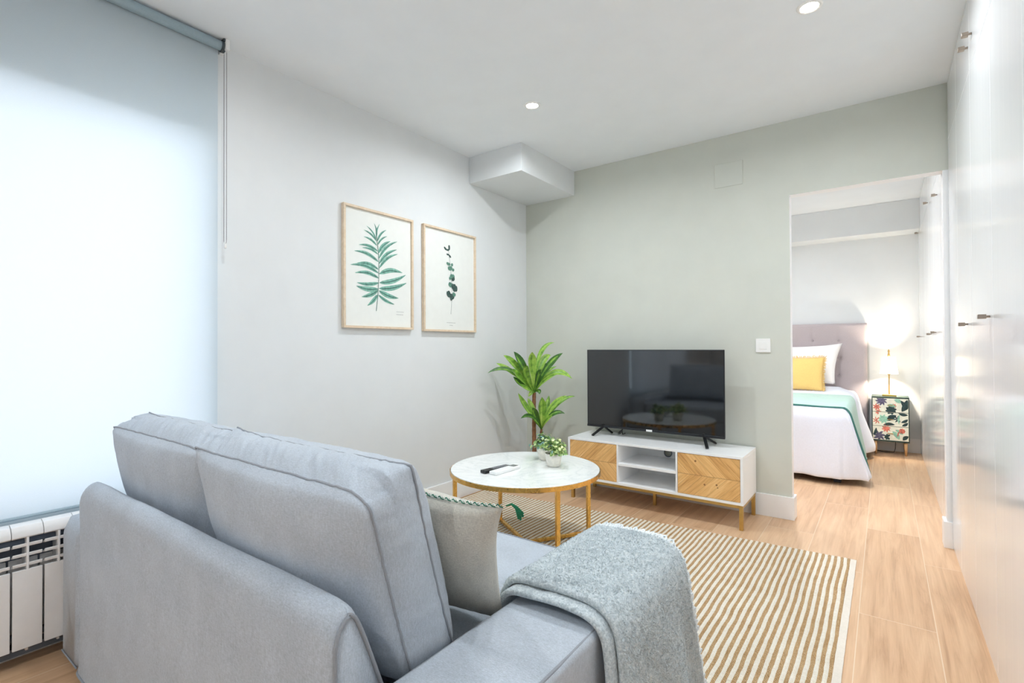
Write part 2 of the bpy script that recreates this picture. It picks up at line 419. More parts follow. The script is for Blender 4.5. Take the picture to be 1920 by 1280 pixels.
# sage wall with the doorway
b = MB(); b.prism([(-.25, 0), (2.05, 0), (2.05, 2.07), (XR+.6, 2.07), (XR+.6, H), (-.25, H)], 1, 0, .08)
o = b.build('wall_far', ['green', 'jamb', 'wall'])
for p in o.data.polygons:
    n = p.normal
    if n.x > .5 or n.z < -.5: p.material_index = 1
    elif n.y > .5: p.material_index = 2
struct(o)
struct(MB().box(-1.2, XR+.6, YF, YF+.12, 0, H).build('wall_bedroom_far', 'wall'))
struct(MB().box(XW-.1, XW, .08, YF, 0, H).build('wall_bedroom_left', 'wall'))
struct(MB().box(XW, -.25, .0, .08, 0, H).build('wall_bedroom_near', 'wall'))
struct(MB().box(XR+.6, XR+.7, YB, YF, 0, H).build('wall_right', 'wall'))
struct(MB().box(-.25, XR+.6, YB-.1, YB, 0, H).build('wall_back', 'wall'))
# boxed pipe casing in the corner and the bedroom ceiling beam
struct(MB().box(0, .487, -.755, 0, 2.35, H).build('trim_1', 'wall', bevel=.002))
struct(MB().box(XW, XR, 2.70, YF, 2.25, H).build('trim_2', 'wall', bevel=.002))
# narrow white jamb beside the wardrobe, with its skirting foot
b = MB(); b.box(2.797, XR+.02, -.004, .084, 0, 2.07); b.box(2.783, XR+.02, -.016, .098, 0, .143)
struct(b.build('trim_3', 'skirting', bevel=.002))
# baseboards
def bb(name, x0, x1, y0, y1): struct(MB().box(x0, x1, y0, y1, 0, .143).build(name, 'skirting', bevel=.002))
bb('baseboard_left', 0, .014, YB, -.0)
b = MB(); b.box(.014, 2.064, -.014, 0, 0, .143); b.box(2.05, 2.064, 0, .08, 0, .143); b.box(-.2, 2.064, .08, .094, 0, .143)
struct(b.build('baseboard_far', 'skirting', bevel=.002))
bb('baseboard_bedroom', XW, XR, YF-.014, YF)
# window
b = MB(); X0, X1 = -.15, -.09; t_ = .05
for (ya, yb, za, zb) in ((WY0, WY1, WZ0, WZ0+t_), (WY0, WY1, WZ1-t_, WZ1), (WY0, WY0+t_, WZ0+t_, WZ1-t_), (WY1-t_, WY1, WZ0+t_, WZ1-t_), ((WY0+WY1)/2-.04, (WY0+WY1)/2+.04, WZ0+t_, WZ1-t_)):
    b.box(X0, X1, ya, yb, za, zb)
wf = struct(b.build('window_1', 'skirting', bevel=.003))
MB().box(-.123, -.117, WY0+t_, (WY0+WY1)/2-.04, WZ0+t_, WZ1-t_).build('pane', 'pane', wf)
MB().box(-.123, -.117, (WY0+WY1)/2+.04, WY1-t_, WZ0+t_, WZ1-t_).build('pane', 'pane', wf)

# ------------------------------------------------------------------ ceiling downlights
def downlight(loc, label, power, group, colour=(.89, .95, 1)):
    t = thing('recessed_downlight', loc, label, 'ceiling light', group)
    x, y, z = loc
    MB().lathe(x, y, [(.034, z), (.036, z-.006), (.046, z-.005), (.050, z-.0005), (.050, z)], 32).build('trim_ring', 'plastic', t, smooth=True)
    MB().lathe(x, y, [(.0, z-.003), (.034, z-.003)], 32).build('lens', 'lens', t)
    ld = bpy.data.lights.new('downlight_lamp', 'AREA'); ld.shape = 'DISK'; ld.size = .066; ld.spread = math.radians(168); ld.energy = power; ld.color = colour
    lo = bpy.data.objects.new('lamp', ld); COL.objects.link(lo); lo.parent = t; lo.location = (0, 0, -.008)
    return t
G = 'recessed downlights in the living room ceiling'
downlight((.853, -1.158, H), 'lit round downlight in the ceiling near the boxed corner, above the coffee table', DOWNLIGHT_W, G)
downlight((2.288, -1.174, H), 'lit round downlight in the ceiling above the open floor, nearer the white wardrobe', DOWNLIGHT_W, G)
for (x, y, l, p) in ((.853, -2.75, 'lit round downlight in the ceiling above the sofa, on the window side', REAR_DOWNLIGHT_W*.7),
                     (2.288, -2.75, 'lit round downlight in the ceiling above the sofa arm, on the wardrobe side', REAR_DOWNLIGHT_W*.75),
                     (1.57, -4.6, 'added unseen downlight in the ceiling behind the camera, as fill light for the sofa back', REAR_DOWNLIGHT_W*2.2)):  # last one is unseen, added as fill for the sofa back
    downlight((x, y, H), l, p, G)
downlight((1.9, .85, H), 'added unseen downlight in the bedroom ceiling, brightening the bed from the doorway side', BEDROOM_FILL_W, 'added fill downlights in the bedroom ceiling', (.93, .95, 1))  # unseen lamp added to brighten the foot of the bed
downlight((.3, 1.5, H), 'added unseen downlight in the bedroom ceiling on the hidden left side, as fill light', BEDROOM_FILL_W, 'added fill downlights in the bedroom ceiling', (.93, .95, 1))  # second unseen lamp, added to lift the bedroom light

# ------------------------------------------------------------------ roller blind
t = thing('roller_blind', (.045, -3.66, .5), 'pale blue-grey translucent roller blind covering the whole tall window', 'blind')
YR = -2.566; YL = -4.78
MB().add([(.0245, YL, .503), (.0245, YR, .503), (.0245, YR, 2.522), (.0245, YL, 2.522)], [(0, 1, 2, 3)]).build('fabric', 'blind', t)
fb = NT('rolled_blind_fabric'); o_, x_, y_, z_ = fb.xyz(); fb.base(fb.ramp(fb.noise(o_, 300, 2), [(.3, (160, 178, 188)), (.7, (168, 186, 194))]), .8, 0, .2); M['roll'] = fb.m
MB().tube([(.046, YL, 2.522), (.046, YR+.002, 2.522)], .0225, 24).build('roller_tube', 'roll', t, smooth=True)
MB().tube([(.0245, YL, .503), (.0245, YR, .503)], .006, 10).build('bottom_bar', 'roll', t, smooth=True)
b = MB(); b.box(.004, .076, YR+.004, YR+.016, 2.537, 2.549)
b.tube([(.046, YR+.002, 2.521), (.046, YR+.019, 2.521)], .0265, 24)
b.build('bracket', 'bracket', t, bevel=.002)
MB().box(.0, .08, YR+.012, YR+.03, 2.50, 2.5495).build('bracket_cover', 'plastic', t, bevel=.003)
def bead_chain():
    b = MB(); xa, xb, yy, zb = .038, .064, YR+.026, 1.60
    pts = [(xb, yy-.004, 2.50), (xb, yy-.004, zb+.01)]+[(.051+.013*math.cos(a), yy-.004, zb+.01+.013*math.sin(a)-.0) for a in [-PI*k/8 for k in range(1, 8)]]+[(xa, yy-.004, zb+.01), (xa, yy-.004, 2.50)]
    # bead strings on both sides of the clutch wheel
    b.tube(pts, .0011, 6)
    for xx in (xa, xb):
        k = 0
        while 2.49-k*.006 > zb+.012:
            b.ball((xx, yy-.004, 2.49-k*.006), .0021, 6, 4); k += 1
    return b
bead_chain().build('bead_chain', 'beads', t, smooth=True)
MB().lathe(.051, YR+.022, [(.004, 1.575), (.006, 1.58), (.006, 1.60), (.004, 1.606)], 12).build('chain_weight', 'plastic', t, smooth=True)

# ------------------------------------------------------------------ radiator
RP = .083
t = thing('radiator', (.075, -3.19, 0), 'white sectional radiator on the left wall under the blind, half hidden by the sofa', 'radiator')
for k in range(-6, 4):
    ya = -3.268+k*RP+.003; yb = ya+RP-.006
    b = MB(); ym = (ya+yb)/2
    b.box(.104, .115, ya, yb, .068, .340)                                  # flat front
    b.box(.035, .042, ya, yb, .068, .36)                                   # rear plate
    b.box(.042, .104, ym-.004, ym+.004, .055, .45)                         # waterway web
    prof = [(.035, .448), (.035, .480), (.045, .490), (.075, .496), (.100, .490), (.113, .474), (.116, .455), (.110, .450)]
    b.prism([(x, z) for x, z in prof], 1, ya-.0022, yb+.0022)
    for j in range(3):
        z = .350+j*.034
        b.prism([(.086, z-.006), (.112, z+.002), (.114, z+.013), (.110, z+.013), (.084, z-.002)], 1, ya, yb)
    b.box(.1035, .1145, ym-.0035, ym+.0035, .338, .452)
    b.build('section', 'rad', t, bevel=.0012, seg=1)
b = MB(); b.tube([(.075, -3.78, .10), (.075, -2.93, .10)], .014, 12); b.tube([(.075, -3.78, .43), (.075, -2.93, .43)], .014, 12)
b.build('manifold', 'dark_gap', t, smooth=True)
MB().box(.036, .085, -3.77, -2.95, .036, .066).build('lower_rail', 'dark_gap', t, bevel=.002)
MB().box(.028, .0345, -3.77, -2.95, .34, .45).build('grille_shade_sheet', 'dark_gap', t)  # dark sheet standing in for the shade behind the grille

# ------------------------------------------------------------------ fitted wardrobes
def wardrobe(name, y0, y1, seams, label, knobs, cat='wardrobe'):
    t = thing(name, (3.12, (y0+y1)/2, 0), label, cat)
    MB().box(XR+.022, XR+.598, y0, y1, .0, H-.002).build('carcass', 'wardrobe', t)
    MB().box(XR+.004, XR+.022, y0, y1, .0, .03).build('plinth', 'wardrobe', t)
    for i in range(len(seams)-1):
        a, b_ = seams[i]+.0012, seams[i+1]-.0012
        for (z0, z1, nm) in ((.031, 2.228, 'tall_door'), (2.231, H-.004, 'upper_door')):
            d = MB().box(XR, XR+.02, a, b_, z0, z1).build(nm, 'wardrobe', t, bevel=.0008, seg=1)
            for (ky, kz) in knobs:
                if a < ky < b_ and z0 < kz < z1:
                    k = MB(); k.box(XR-.012, XR, ky-.004, ky+.004, kz-.004, kz+.004); k.box(XR-.032, XR-.010, ky-.011, ky+.011, kz-.0075, kz+.0075)
                    k.build('knob', 'nickel', d, bevel=.0015)
    return t
wardrobe('fitted_wardrobe', -6.0, -.018, [-6.0, -5.68, -5.2, -4.72, -4.24, -3.76, -3.28, -2.80, -2.32, -1.84, -1.36, -.88, -.40, -.018],
         'tall glossy white fitted wardrobe filling the right side of the living room', [(-.74, 1.197), (-1.30, 1.205), (-.845, 2.34), (-.965, 2.34), (-2.37, 1.2), (-2.27, 1.2), (-3.33, 1.2), (-3.23, 1.2)])
wardrobe('fitted_wardrobe', .10, YF, [.10, .58, 1.06, 1.54, 2.02, 2.50, YF],
         'glossy white fitted wardrobe seen through the doorway, running along the bedroom wall', [(.90, 1.195), (1.33, 1.19), (2.75, 1.19), (.70, 2.10), (1.55, 2.24), (2.90, 2.24)])

# ------------------------------------------------------------------ sofa
SX0, SX1, SY0, SY1 = .128, 2.038, -3.145, -2.22
AZ = .510; ALX = .345; ARX = 1.812; BT = .668
sofa = thing('sofa', (1.09, -2.68, 0), 'light grey fabric two-seat sofa seen from behind, nearest the camera', 'sofa')
def rbox_profile(x0, x1, z0, z1, r, n=5, rl=None):
    rl = rl or r
    p = [(x0, z0)]
    p += [(x0+rl-rl*math.cos(PI/2*k/n), z1-rl+rl*math.sin(PI/2*k/n)) for k in range(n+1)]
    p += [(x1-r+r*math.sin(PI/2*k/n), z1-r+r*math.cos(PI/2*k/n)) for k in range(n+1)]
    return p+[(x1, z0)]
def arm(x0, x1, rl, rr):
    b = MB(); N = 46; P = rbox_profile(x0, x1, .030, AZ, rr, 6, rl)
    # denser sides
    Q = []
    for i in range(len(P)):
        a, c = Vector(P[i]), Vector(P[(i+1) % len(P)]); L = (c-a).length; k = max(1, int(L/.03))
        Q += [a.lerp(c, j/k) for j in range(k)]
    xm = (x0+x1)/2
    def fn(u, v):
        q = Q[int(round(v*len(Q))) % len(Q)]; y = SY0+.004+(SY1-SY0-.004)*u
        e = min(u, 1-u)*(SY1-SY0); r = .03; ins = 0
        if e < r: ins = r-math.sqrt(max(0, r*r-(r-e)**2))
        x, z = q
        x += (xm-x)/abs(xm-x+1e-9)*ins*(1 if abs(x-xm) > .02 else 0); z -= ins*min(1, max(0, (z-.25)/(AZ-.25)))**3
        n_ = nz(x, y, z, 7)*.0035+nz(x+3, y, z, 18)*.0012
        nx = -1 if x < x0+.01 else (1 if x > x1-.01 else 0)
        x += nx*n_; z += (n_*.6+.004*math.cos((x-xm)/(x1-x0)*PI)) if z > AZ-.02 else 0
        # skirt flares slightly at the floor
        if z < .12: x += nx*(.12-z)*.06
        return (x, y, z)
    b.grid(fn, N, len(Q))
    nQ = len(Q)+1
    for u in (0, N): b.add([b.v[u*nQ+j] for j in range(nQ)], [tuple(range(nQ-1))])
    return b
arm(SX0, ALX, .055, .03).build('armrest', 'sofa', sofa, smooth=True, weld=True)
arm(ARX, SX1, .016, .016).build('armrest', 'sofa', sofa, smooth=True, weld=True)
# back: rounded-over wedge lofted along x
PR = []
def back_profile():
    pts = [(0, .028+(.610-.028)*k/14) for k in range(15)]
    pts += [(.036-.036*math.cos(a), .610+(BT-.610)*math.sin(a)) for a in [PI/2*k/7 for k in range(1, 8)]]
    pts += [(.043, BT-.003), (.049, BT-.009), (.055, BT-.020), (.062, BT-.036), (.072, BT-.062), (.083, BT-.092)]
    y0, z0 = pts[-1]
    pts += [(y0+(.215-y0)*k/12, z0+(.20-z0)*k/12) for k in range(1, 13)]
    return pts+[(.215, .028)]
BP = back_profile()
BX0, BX1 = .338, 1.787
def back_fn(u, v, NV=len(BP)-1):
    dy, z = BP[int(round(v*NV))]; x = BX0+(BX1-BX0)*u
    eL = x-BX0; eR = BX1-x; f = 1.0
    if eL < .10: f -= (1-math.sqrt(max(0, 1-(1-eL/.10)**2)))*.13
    if eR < .05: f -= (1-math.sqrt(max(0, 1-(1-eR/.05)**2)))*.024
    zz = z*f if z > .2 else z
    tt = max(0, (z-.3)/.37)
    if eL < .03: dy = dy+(.03-eL)*.5*(1 if dy < .03 else 0)
    if eR < .012: dy += (.012-eR)*.6*(1 if dy < .03 else -.5)
    n_ = nz(x, zz, dy, 3.5)*.004+nz(x, zz+5, dy, 11)*.0012
    if dy < .05: dy -= n_ if min(eL, eR) > .0 else 0
    zz += .003*nz(x, 1, 2, 5) if z > .55 else 0
    if zz < .14: dy -= (.14-zz)*.05*(1 if dy < .03 else 0)
    return (x, SY0+dy, zz)
b = MB(); N = 110; NV = len(BP)-1; b.grid(back_fn, N, NV)
for u in (0, N): b.add([b.v[u*(NV+1)+j] for j in range(NV+1)], [tuple(range(NV+1))])
bk = b.build('backrest', 'sofa', sofa, smooth=True, weld=True)
def seam(pts, name, par, rad=.0032, mat='piping'):
    MB().tube(pts, rad, 7).build(name, mat, par, smooth=True)
seam([Vector(back_fn(1, j/NV))+Vector((.001, 0, 0)) for j in range(2, NV-1)], 'piping', bk, .0038)
seam([Vector(back_fn(i/60, 0))+Vector((0, -.002, .004)) for i in range(61)], 'hem_piping', bk, .0035)
for xx in (ARX+.008, SX1-.008):
    seam([(xx, SY0+.03+(SY1-SY0-.06)*k/50, AZ-.003+nz(xx, k*.1, 0, 2)*.001) for k in range(51)], 'piping', sofa, .0036)
seam([(SX1+.003+nz(k*.1, 2, 0)*.001, SY0+.02+(SY1-SY0-.05)*k/50, .035) for k in range(51)], 'hem_piping', sofa, .0035)
seam([(SX0+.024+.19*k/20, SY0+.002, .033) for k in range(20)], 'hem_piping', sofa, .0026)
b = MB(); b.box(ALX-.01, ARX+.01, SY0+.20, SY1+.012, .03, .30)
b.build('base', 'sofa', sofa, bevel=.012, seg=3)
b = MB()
for x in (.2, 1.97):
    for y in (-3.06, -2.3): b.add([], []); MB().lathe(x, y, [(.018, 0), (.024, .04)], 16).build('leg', 'dark_leg', sofa, smooth=True)

# soft boxed cushion: body, welt seams
def boxed(name, label, cat, group, W, T, Hh, place, bulge_b, bulge_f, seed, mat='cushion', sub=(150, 20, 60), pucker=1.0, sag=1.0):
    R = Matrix.Rotation
    def F(u, v, w):
        bx = max(0, 1-u*u); bz = max(0, 1-w*w)
        x = u*W/2*(1-.030*bz*sag+.02*bz*max(0, 1-v*v)); z = w*Hh/2*(1-.035*bx*sag)
        bv = max(0, 1-v*v)
        z += .024*(bx**.5)*bv*(1 if w > 0 else .2)*abs(w)**6
        x += (.007*(bz**.5)*bv+.003*bz)*(1 if u > 0 else -1)*abs(u)**6
        k_ = abs(u)**9*abs(w)**9*(1 if w > 0 else 0)
        if u > 0 and seed == 2: x -= (.016 if v < 0 else .006)*k_; z -= (.016 if v < 0 else .004)*k_
        else: x += .006*k_*(1 if u > 0 else -1); z += .007*k_
        y = v*T/2
        f = (bx**.36)*(bz**.36)
        y += (bulge_f if v > 0 else bulge_b)*v*f*(1 if abs(v) > .999 else abs(v)**3)
        # sagging ends: rear corners droop a little
        z -= .010*(abs(u)**4)*max(0, w)*(1 if seed % 2 else .5)*(1.5 if v < 0 else .5)
        # puckers running across the top band and radiating from the seams
        if w > .97:
            q = (1-abs(v)**4*.7)
            z += pucker*(.0080*nz(u*6+v*.9+seed, v*.5, 1, 1)-.0110*abs(nz(u*9+v*1.6+seed, v*.5, 3))-.0080*abs(nz(u*17+v*2.4+seed, v*.6, 8))+.003)*q
        elif abs(u) > .97:
            x += pucker*.0016*nz(w*10+v, v, seed)*(1 if u > 0 else -1)
        else:
            edge = (abs(w)**5+abs(u)**5)
            y += v*pucker*(.0045*nz(u*6+seed, w*2.0+u*2, seed)+.0022*nz(u*20+seed, w*3, 2)*min(1, edge+.15))
            if w < -.3: y += v*pucker*.008*min(1, (-.3-w)*4)*nz(u*2+seed, w*9, 5)
        return Vector((x, y, z))
    def wv(p): return place(p)
    b = MB(); nu, nv, nw = sub
    def g(fn, a, c): b.grid(fn, a, c)
    for s in (-1, 1):
        g(lambda i, j, s=s: wv(F(2*i-1, s, 2*j-1)), nu, nw)
        g(lambda i, j, s=s: wv(F(2*i-1, 2*j-1, s)), nu, nv)
        g(lambda i, j, s=s: wv(F(s, 2*i-1, 2*j-1)), nv, nw)
    o = b.build(name, mat, None, smooth=True, weld=True); tag(o, label, cat, group)
    for s in (-1, 1):
        pts = []; n = 60
        for k in range(n): pts.append((2*k/n-1, s, 1))
        for k in range(n): pts.append((1, s, 1-2*k/n))
        for k in range(n): pts.append((1-2*k/n, s, -1))
        for k in range(n): pts.append((-1, s, -1+2*k/n))
        P = []
        for i, p in enumerate(pts):
            q = wv(F(*p)); c = wv(F(p[0]*.96, p[1]*.9, p[2]*.96)); d = (q-c).normalized()
            P.append(q+d*(.0022+.0014*nz(i*.35, seed, s)))
        MB().tube(P, .0026, 6, closed=True).build('welt_seam', 'piping', o, smooth=True)
    return o
def leaning(cx, yb, zb, tilt, Hh, T):
    # yb, zb: lower rear edge; tilt backward by tilt
    c, s = math.cos(tilt), math.sin(tilt)
    def place(p):
        y, z = p.y+T/2, p.z+Hh/2
        return Vector((cx+p.x, yb+y*c-z*s, zb+y*s+z*c))
    return place
CT, CH, TI = .112, .412, math.radians(15.5)
G = 'grey back cushions of the sofa'
boxed('back_cushion', 'grey linen sofa back cushion nearer the camera, beside the beige cushion', 'cushion', G, .694, CT, CH, leaning(1.444, -2.966, .456, TI, CH, CT), .062, .085, 2)
boxed('back_cushion', 'grey linen sofa back cushion nearer the window blind, farther from the camera', 'cushion', G, .694, CT, CH*.975, leaning(.730, -2.955, .452, TI*.93, CH, CT), .062, .085, 5)
# seat cushion
boxed('seat_cushion', 'wide grey seat cushion of the sofa, its front edge showing beside the blanket', 'cushion', None, 1.452, .68, .145,
      lambda p: Vector((1.079+p.x, -2.556+p.y, .374+p.z)), .006, .012, 3, 'sofa', (60, 28, 10), .5, .25)

# ------------------------------------------------------------------ beige cushion with crocheted edge
BLc, BRc, TRc, TLc = Vector((1.42, -2.72, .452)), Vector((1.792, -2.672, .452)), Vector((1.925, -2.855, .795)), Vector((1.515, -2.875, .815))
def pil(u, v, side, T=.062, C=(BLc, BRc, TRc, TLc), ear=.05):
    a, c = (u+1)/2, (v+1)/2
    p = C[0].lerp(C[1], a).lerp(C[3].lerp(C[2], a), c)
    U = (C[1]-C[0]); V = (C[3]-C[0]); Nn = U.cross(V).normalized()
    bu, bv = 1-u*u, 1-v*v
    p = p-U.normalized()*u*ear*.42*bv*abs(u)**3-V.normalized()*v*ear*.42*bu*abs(v)**3
    t = T*(max(0, bu)**.5)*(max(0, bv)**.5)
    t += (.004*nz(u*3+v*2, v*3, side)+.002*nz(u*9, v*9, side+3))*min(1, 3*bu*bv)
    return p+Nn*side*t
def soft_pillow(name, mat, T, C, ear, n=36, parent=None):
    b = MB()
    b.grid(lambda i, j: pil(2*i-1, 2*j-1, 1, T, C, ear), n, n); b.grid(lambda i, j: pil(2*i-1, 2*j-1, -1, T, C, ear), n, n)
    return b.build(name, mat, parent, smooth=True, weld=True)
pl = soft_pillow('throw_cushion', 'linen', .060, (BLc, BRc, TRc, TLc), .06)
tag(pl, 'beige linen cushion with green crocheted edge and tassel, on the sofa seat', 'cushion')
def edge_pts(n, which):
    out = []
    for k in range(n+1):
        s = 2*k/n-1
        u, v = {'top': (s, 1), 'right': (1, s), 'left': (-1, s)}[which]
        out.append(pil(u, v, 0, .06, (BLc, BRc, TRc, TLc), .06))
    return out
b = MB(); ctr = (BLc+BRc+TRc+TLc)/4
for which, n in (('top', 84), ('left', 40)):
    P = edge_pts(n, which)
    Nn = (BRc-BLc).cross(TLc-BLc).normalized()
    for s in (-1, 1):
        Z = []
        for i, p in enumerate(P):
            d = (P[min(i+1, n)]-P[max(i-1, 0)]).normalized(); out = Nn.cross(d)
            if out.dot(p-ctr) < 0: out = -out
            ph = i*PI/2+(0 if s > 0 else PI)
            Z.append(p+out*(.0030+.0036*math.cos(ph))+Nn*.0024*math.sin(ph))
        b.tube(Z, .0013, 5, mi=0 if s > 0 else 1)
b.build('crochet_trim', ['crochet_w', 'crochet_g'], pl, smooth=True)
b = MB(); c0 = TRc+Vector((.008, 0, .004)); 
rr = random.Random(3)
for k in range(26):
    a, c = rr.uniform(-.006, .006), rr.uniform(-.006, .006); L = rr.uniform(.8, 1.05); f = 1 if k % 2 else .65
    a *= .55; c *= .45
    P = [c0+Vector((a*.2, c*.2, 0)), c0+Vector((.010, .004+a*.4, .004+c*.4)), c0+Vector((.020+a, .006, -.002+c)), c0+Vector((.026+a*1.4+.020*(1-f), .008, (-.024*L)*f+c))]
    b.tube(P, .0011, 5)
b.build('tassel', 'tassel', pl, smooth=True)

# ------------------------------------------------------------------ blanket over the arm
PATH = [(1.790, .470), (1.797, .496), (1.806, .518), (1.830, .529), (1.90, .532), (1.96, .532), (2.008, .529), (2.035, .518), (2.049, .495), (2.054, .46), (2.057, .40), (2.062, .30), (2.068, .20), (2.074, .10), (2.076, .055)]
def resample(P, n):
    P = [Vector(p) for p in P]; L = [0]
    for i in range(1, len(P)): L.append(L[-1]+(P[i]-P[i-1]).length)
    out = []
    for k in range(n+1):
        d = L[-1]*k/n; i = 0
        while i < len(P)-2 and L[i+1] < d: i += 1
        f = (d-L[i])/(L[i+1]-L[i]); out.append(P[i].lerp(P[i+1], f))
    return out, L[-1]
NS = 150
PP, PL = resample(PATH, NS)
for _ in range(6): PP = [PP[0]]+[(PP[i-1]+PP[i]*2+PP[i+1])/4 for i in range(1, NS)]+[PP[-1]]
def frame(s):
    f = min(NS-1e-6, max(0, s*NS)); i = int(f); g = f-i
    def tn(j): return (PP[min(NS, j+1)]-PP[max(0, j-1)]).normalized()
    d = tn(i).lerp(tn(i+1), g).normalized()
    return PP[i].lerp(PP[i+1], g), Vector((-d.y, d.x))
def blanket_pt(s, t, off):
    """s along the drape, t 0..1 near edge to far edge, off above the arm surface"""
    p, n = frame(s); sd = max(0, s*PL-.33)
    y0 = -2.690+.010*nz(s*4, 1, 1); y1 = -2.232+sd*.30+.006*nz(s*5, 9, 1)
    y = y0+(y1-y0)*t
    if n.x < 0 and s > .3: n = -n
    if n.y < 0 and s <= .3: n = -n
    fold = .010*math.sin(t*11+1.2)*min(1, sd*5)+.012*nz(t*4, s*1.5, 2)*min(1, sd*4)
    x, z = p.x+n.x*(off+fold), p.y+n.y*(off+fold)+.003*nz(s*6, t*6, 4)
    return Vector((x, y, z))
def layer(o0, o1, ta, tb, NT_=96, amp=1.0):
    b = MB(); K = []                    # closed loop across (t, offset)
    th = (o1-o0)
    rr_ = th/2/.47
    for k in range(NT_+1): K.append((ta+(tb-ta)*k/NT_, o1))
    for k in range(1, 6): a = PI*k/6; K.append((tb+rr_*math.sin(a), (o0+o1)/2+th/2*math.cos(a)))
    for k in range(NT_+1): K.append((tb-(tb-ta)*k/NT_, o0))
    for k in range(1, 6): a = PI*k/6; K.append((ta-rr_*math.sin(a), (o0+o1)/2-th/2*math.cos(a)))
    nk = len(K)
    def fn(u, v):
        t, off = K[int(round(v*nk)) % nk]
        p = blanket_pt(u, t, off)
        if off > (o0+o1)/2-.001:
            q, n = frame(u)
            if (n.x < 0 and u > .3) or (n.y < 0 and u <= .3): n = -n
            h = .0022*nz(p.x*150, p.y*150, p.z*150)+.0016*nz(p.x*320, p.y*320, p.z*320)+.002*nz(p.x*40, p.y*40, p.z*40)
            p = p+Vector((n.x*h, .6*h if t < ta+.03 else 0, n.y*h))*amp
        return p
    b.grid(fn, NS*2, nk)
    return b
b = layer(.002, .017, .012, .985); b2 = layer(.018, .034, .075, 1.0)
b.v and b.add(b2.v, b2.f)
bl = b.build('throw_blanket', 'blanket', None, smooth=True)
tag(bl, 'pale blue-green boucle wool blanket folded over the sofa armrest', 'blanket')
# woolly loops standing on the surface
rr = random.Random(11); b = MB()
for k in range(15000):
    s, t_ = rr.random(), rr.uniform(.07, 1.0)
    p = blanket_pt(s, t_, .0345); q, n = frame(s)
    if (n.x < 0 and s > .3) or (n.y < 0 and s <= .3): n = -n
    n3 = Vector((n.x, 0, n.y)); a = rr.uniform(0, 2*PI)
    tx = Vector((n.y, 0, -n.x)); side = tx*math.cos(a)+Vector((0, 1, 0))*math.sin(a)
    L = rr.uniform(.0025, .0055); h = rr.uniform(.001, .0035)
    w_ = n3.cross(side)*rr.uniform(.0004, .0007)
    A, B_, C_ = p-side*L-n3*.001, p+n3*h, p+side*L-n3*.0015
    b.add([A-w_, A+w_, B_+w_, B_-w_, C_+w_, C_-w_], [(0, 1, 2, 3), (3, 2, 4, 5)])
tag(b.build('wool_pile', 'fuzz', bl, fixn=False), kind='stuff')
b = MB(); n = 96
for k in range(n):
    s = .03+.95*k/n+rr.uniform(-.002, .002)
    p = blanket_pt(s, 1.0, .026); q = blanket_pt(min(1, s+.012), 1.0, .026); d = q-p
    L = rr.uniform(.016, .034); up = Vector((rr.uniform(-.003, .003), 0, rr.uniform(.001, .008)))
    P = [p, p+Vector((0, L*.7, 0))+up, p+d*.5+Vector((0, L, 0))+up*1.2, q+Vector((0, L*.7, 0))+up, q]
    b.tube(P, .0038, 6)
tag(b.build('fringe', 'fringe', bl, smooth=True), kind='stuff')

# ------------------------------------------------------------------ rug
RX0, RX1 = .035, 2.405; PER = .0277; NR = int((RX1-.026-RX0)/(PER/2))//2*2+1
def ytop(x): return -.640+.0555*x+.004*nz(x*9, 0, 0)
RYB = -2.13
b = MB(); KX = 4; NY = 400; rowW = (RX1-.026-RX0)/NR
def rug_fn(u, v):
    i = u*NR*KX; r = int(min(NR-1, i//KX)); f = (i-r*KX)/KX
    y = RYB+(ytop(RX0+(RX1-RX0)*u)-RYB)*v
    xw = .0060*nz(u*7, y*4, 0)+.0016*nz(r*.5+f*.5, y*12, 0)+.0010*nz(r*1.3, y*34, 3)
    x = RX0+(r+f)*rowW+xw
    ridge = math.sin(PI*f)**.6 if 0 < f < 1 else 0
    if r % 2: kn = .55+.45*abs(math.sin(PI*(y/.0125+f*.25+.3*nz(r, y*5, 1)))); z = .0025+.0050*ridge*kn+.0006*nz(x*200, y*200, 0)
    else: kn = .45+.55*abs(math.sin(PI*(y/.0098+f*1.1+.4*nz(r, y*5, 2)))); z = .0016+.0052*ridge*kn+.0014*nz(x*260, y*260, 0)
    return (x, y, z+.0016)
b.grid(rug_fn, NR*KX, NY, mi=lambda i, j: (i//KX) % 2)
nvv = NY+1
# flat woven side band, ends turned down
b.grid(lambda u, v: (RX1-.026+.026*u+.0012*nz(v*40, 0, 0), RYB+(ytop(RX1)-RYB)*v, .0060-.001*abs(2*u-1)+.0008*nz(u*3, v*120, 0)), 4, 160, mi=2)
b.grid(lambda u, v: (RX1+.0012*nz(v*40, 0, 0), RYB+(ytop(RX1)-RYB)*v, .0050*(1-u)+.0004), 1, 160, mi=2)
b.grid(lambda u, v: (RX0+(RX1-RX0)*u, ytop(RX0+(RX1-RX0)*u)+.0005, .006*v+.0003), 300, 1, mi=1)
b.grid(lambda u, v: (RX0, RYB+(ytop(RX0)-RYB)*u, .006*v+.0003), 100, 1, mi=0)
M['rug_band'] = fabric('rug_side_band', (226, 218, 206), .003, .04, .4)
rg = b.build('rug', ['jute', 'wool', 'rug_band'], None, smooth=True, fixn=False)
for p in rg.data.polygons:
    pass
tag(rg, 'striped natural jute and cream wool rug on the wooden floor', 'rug')

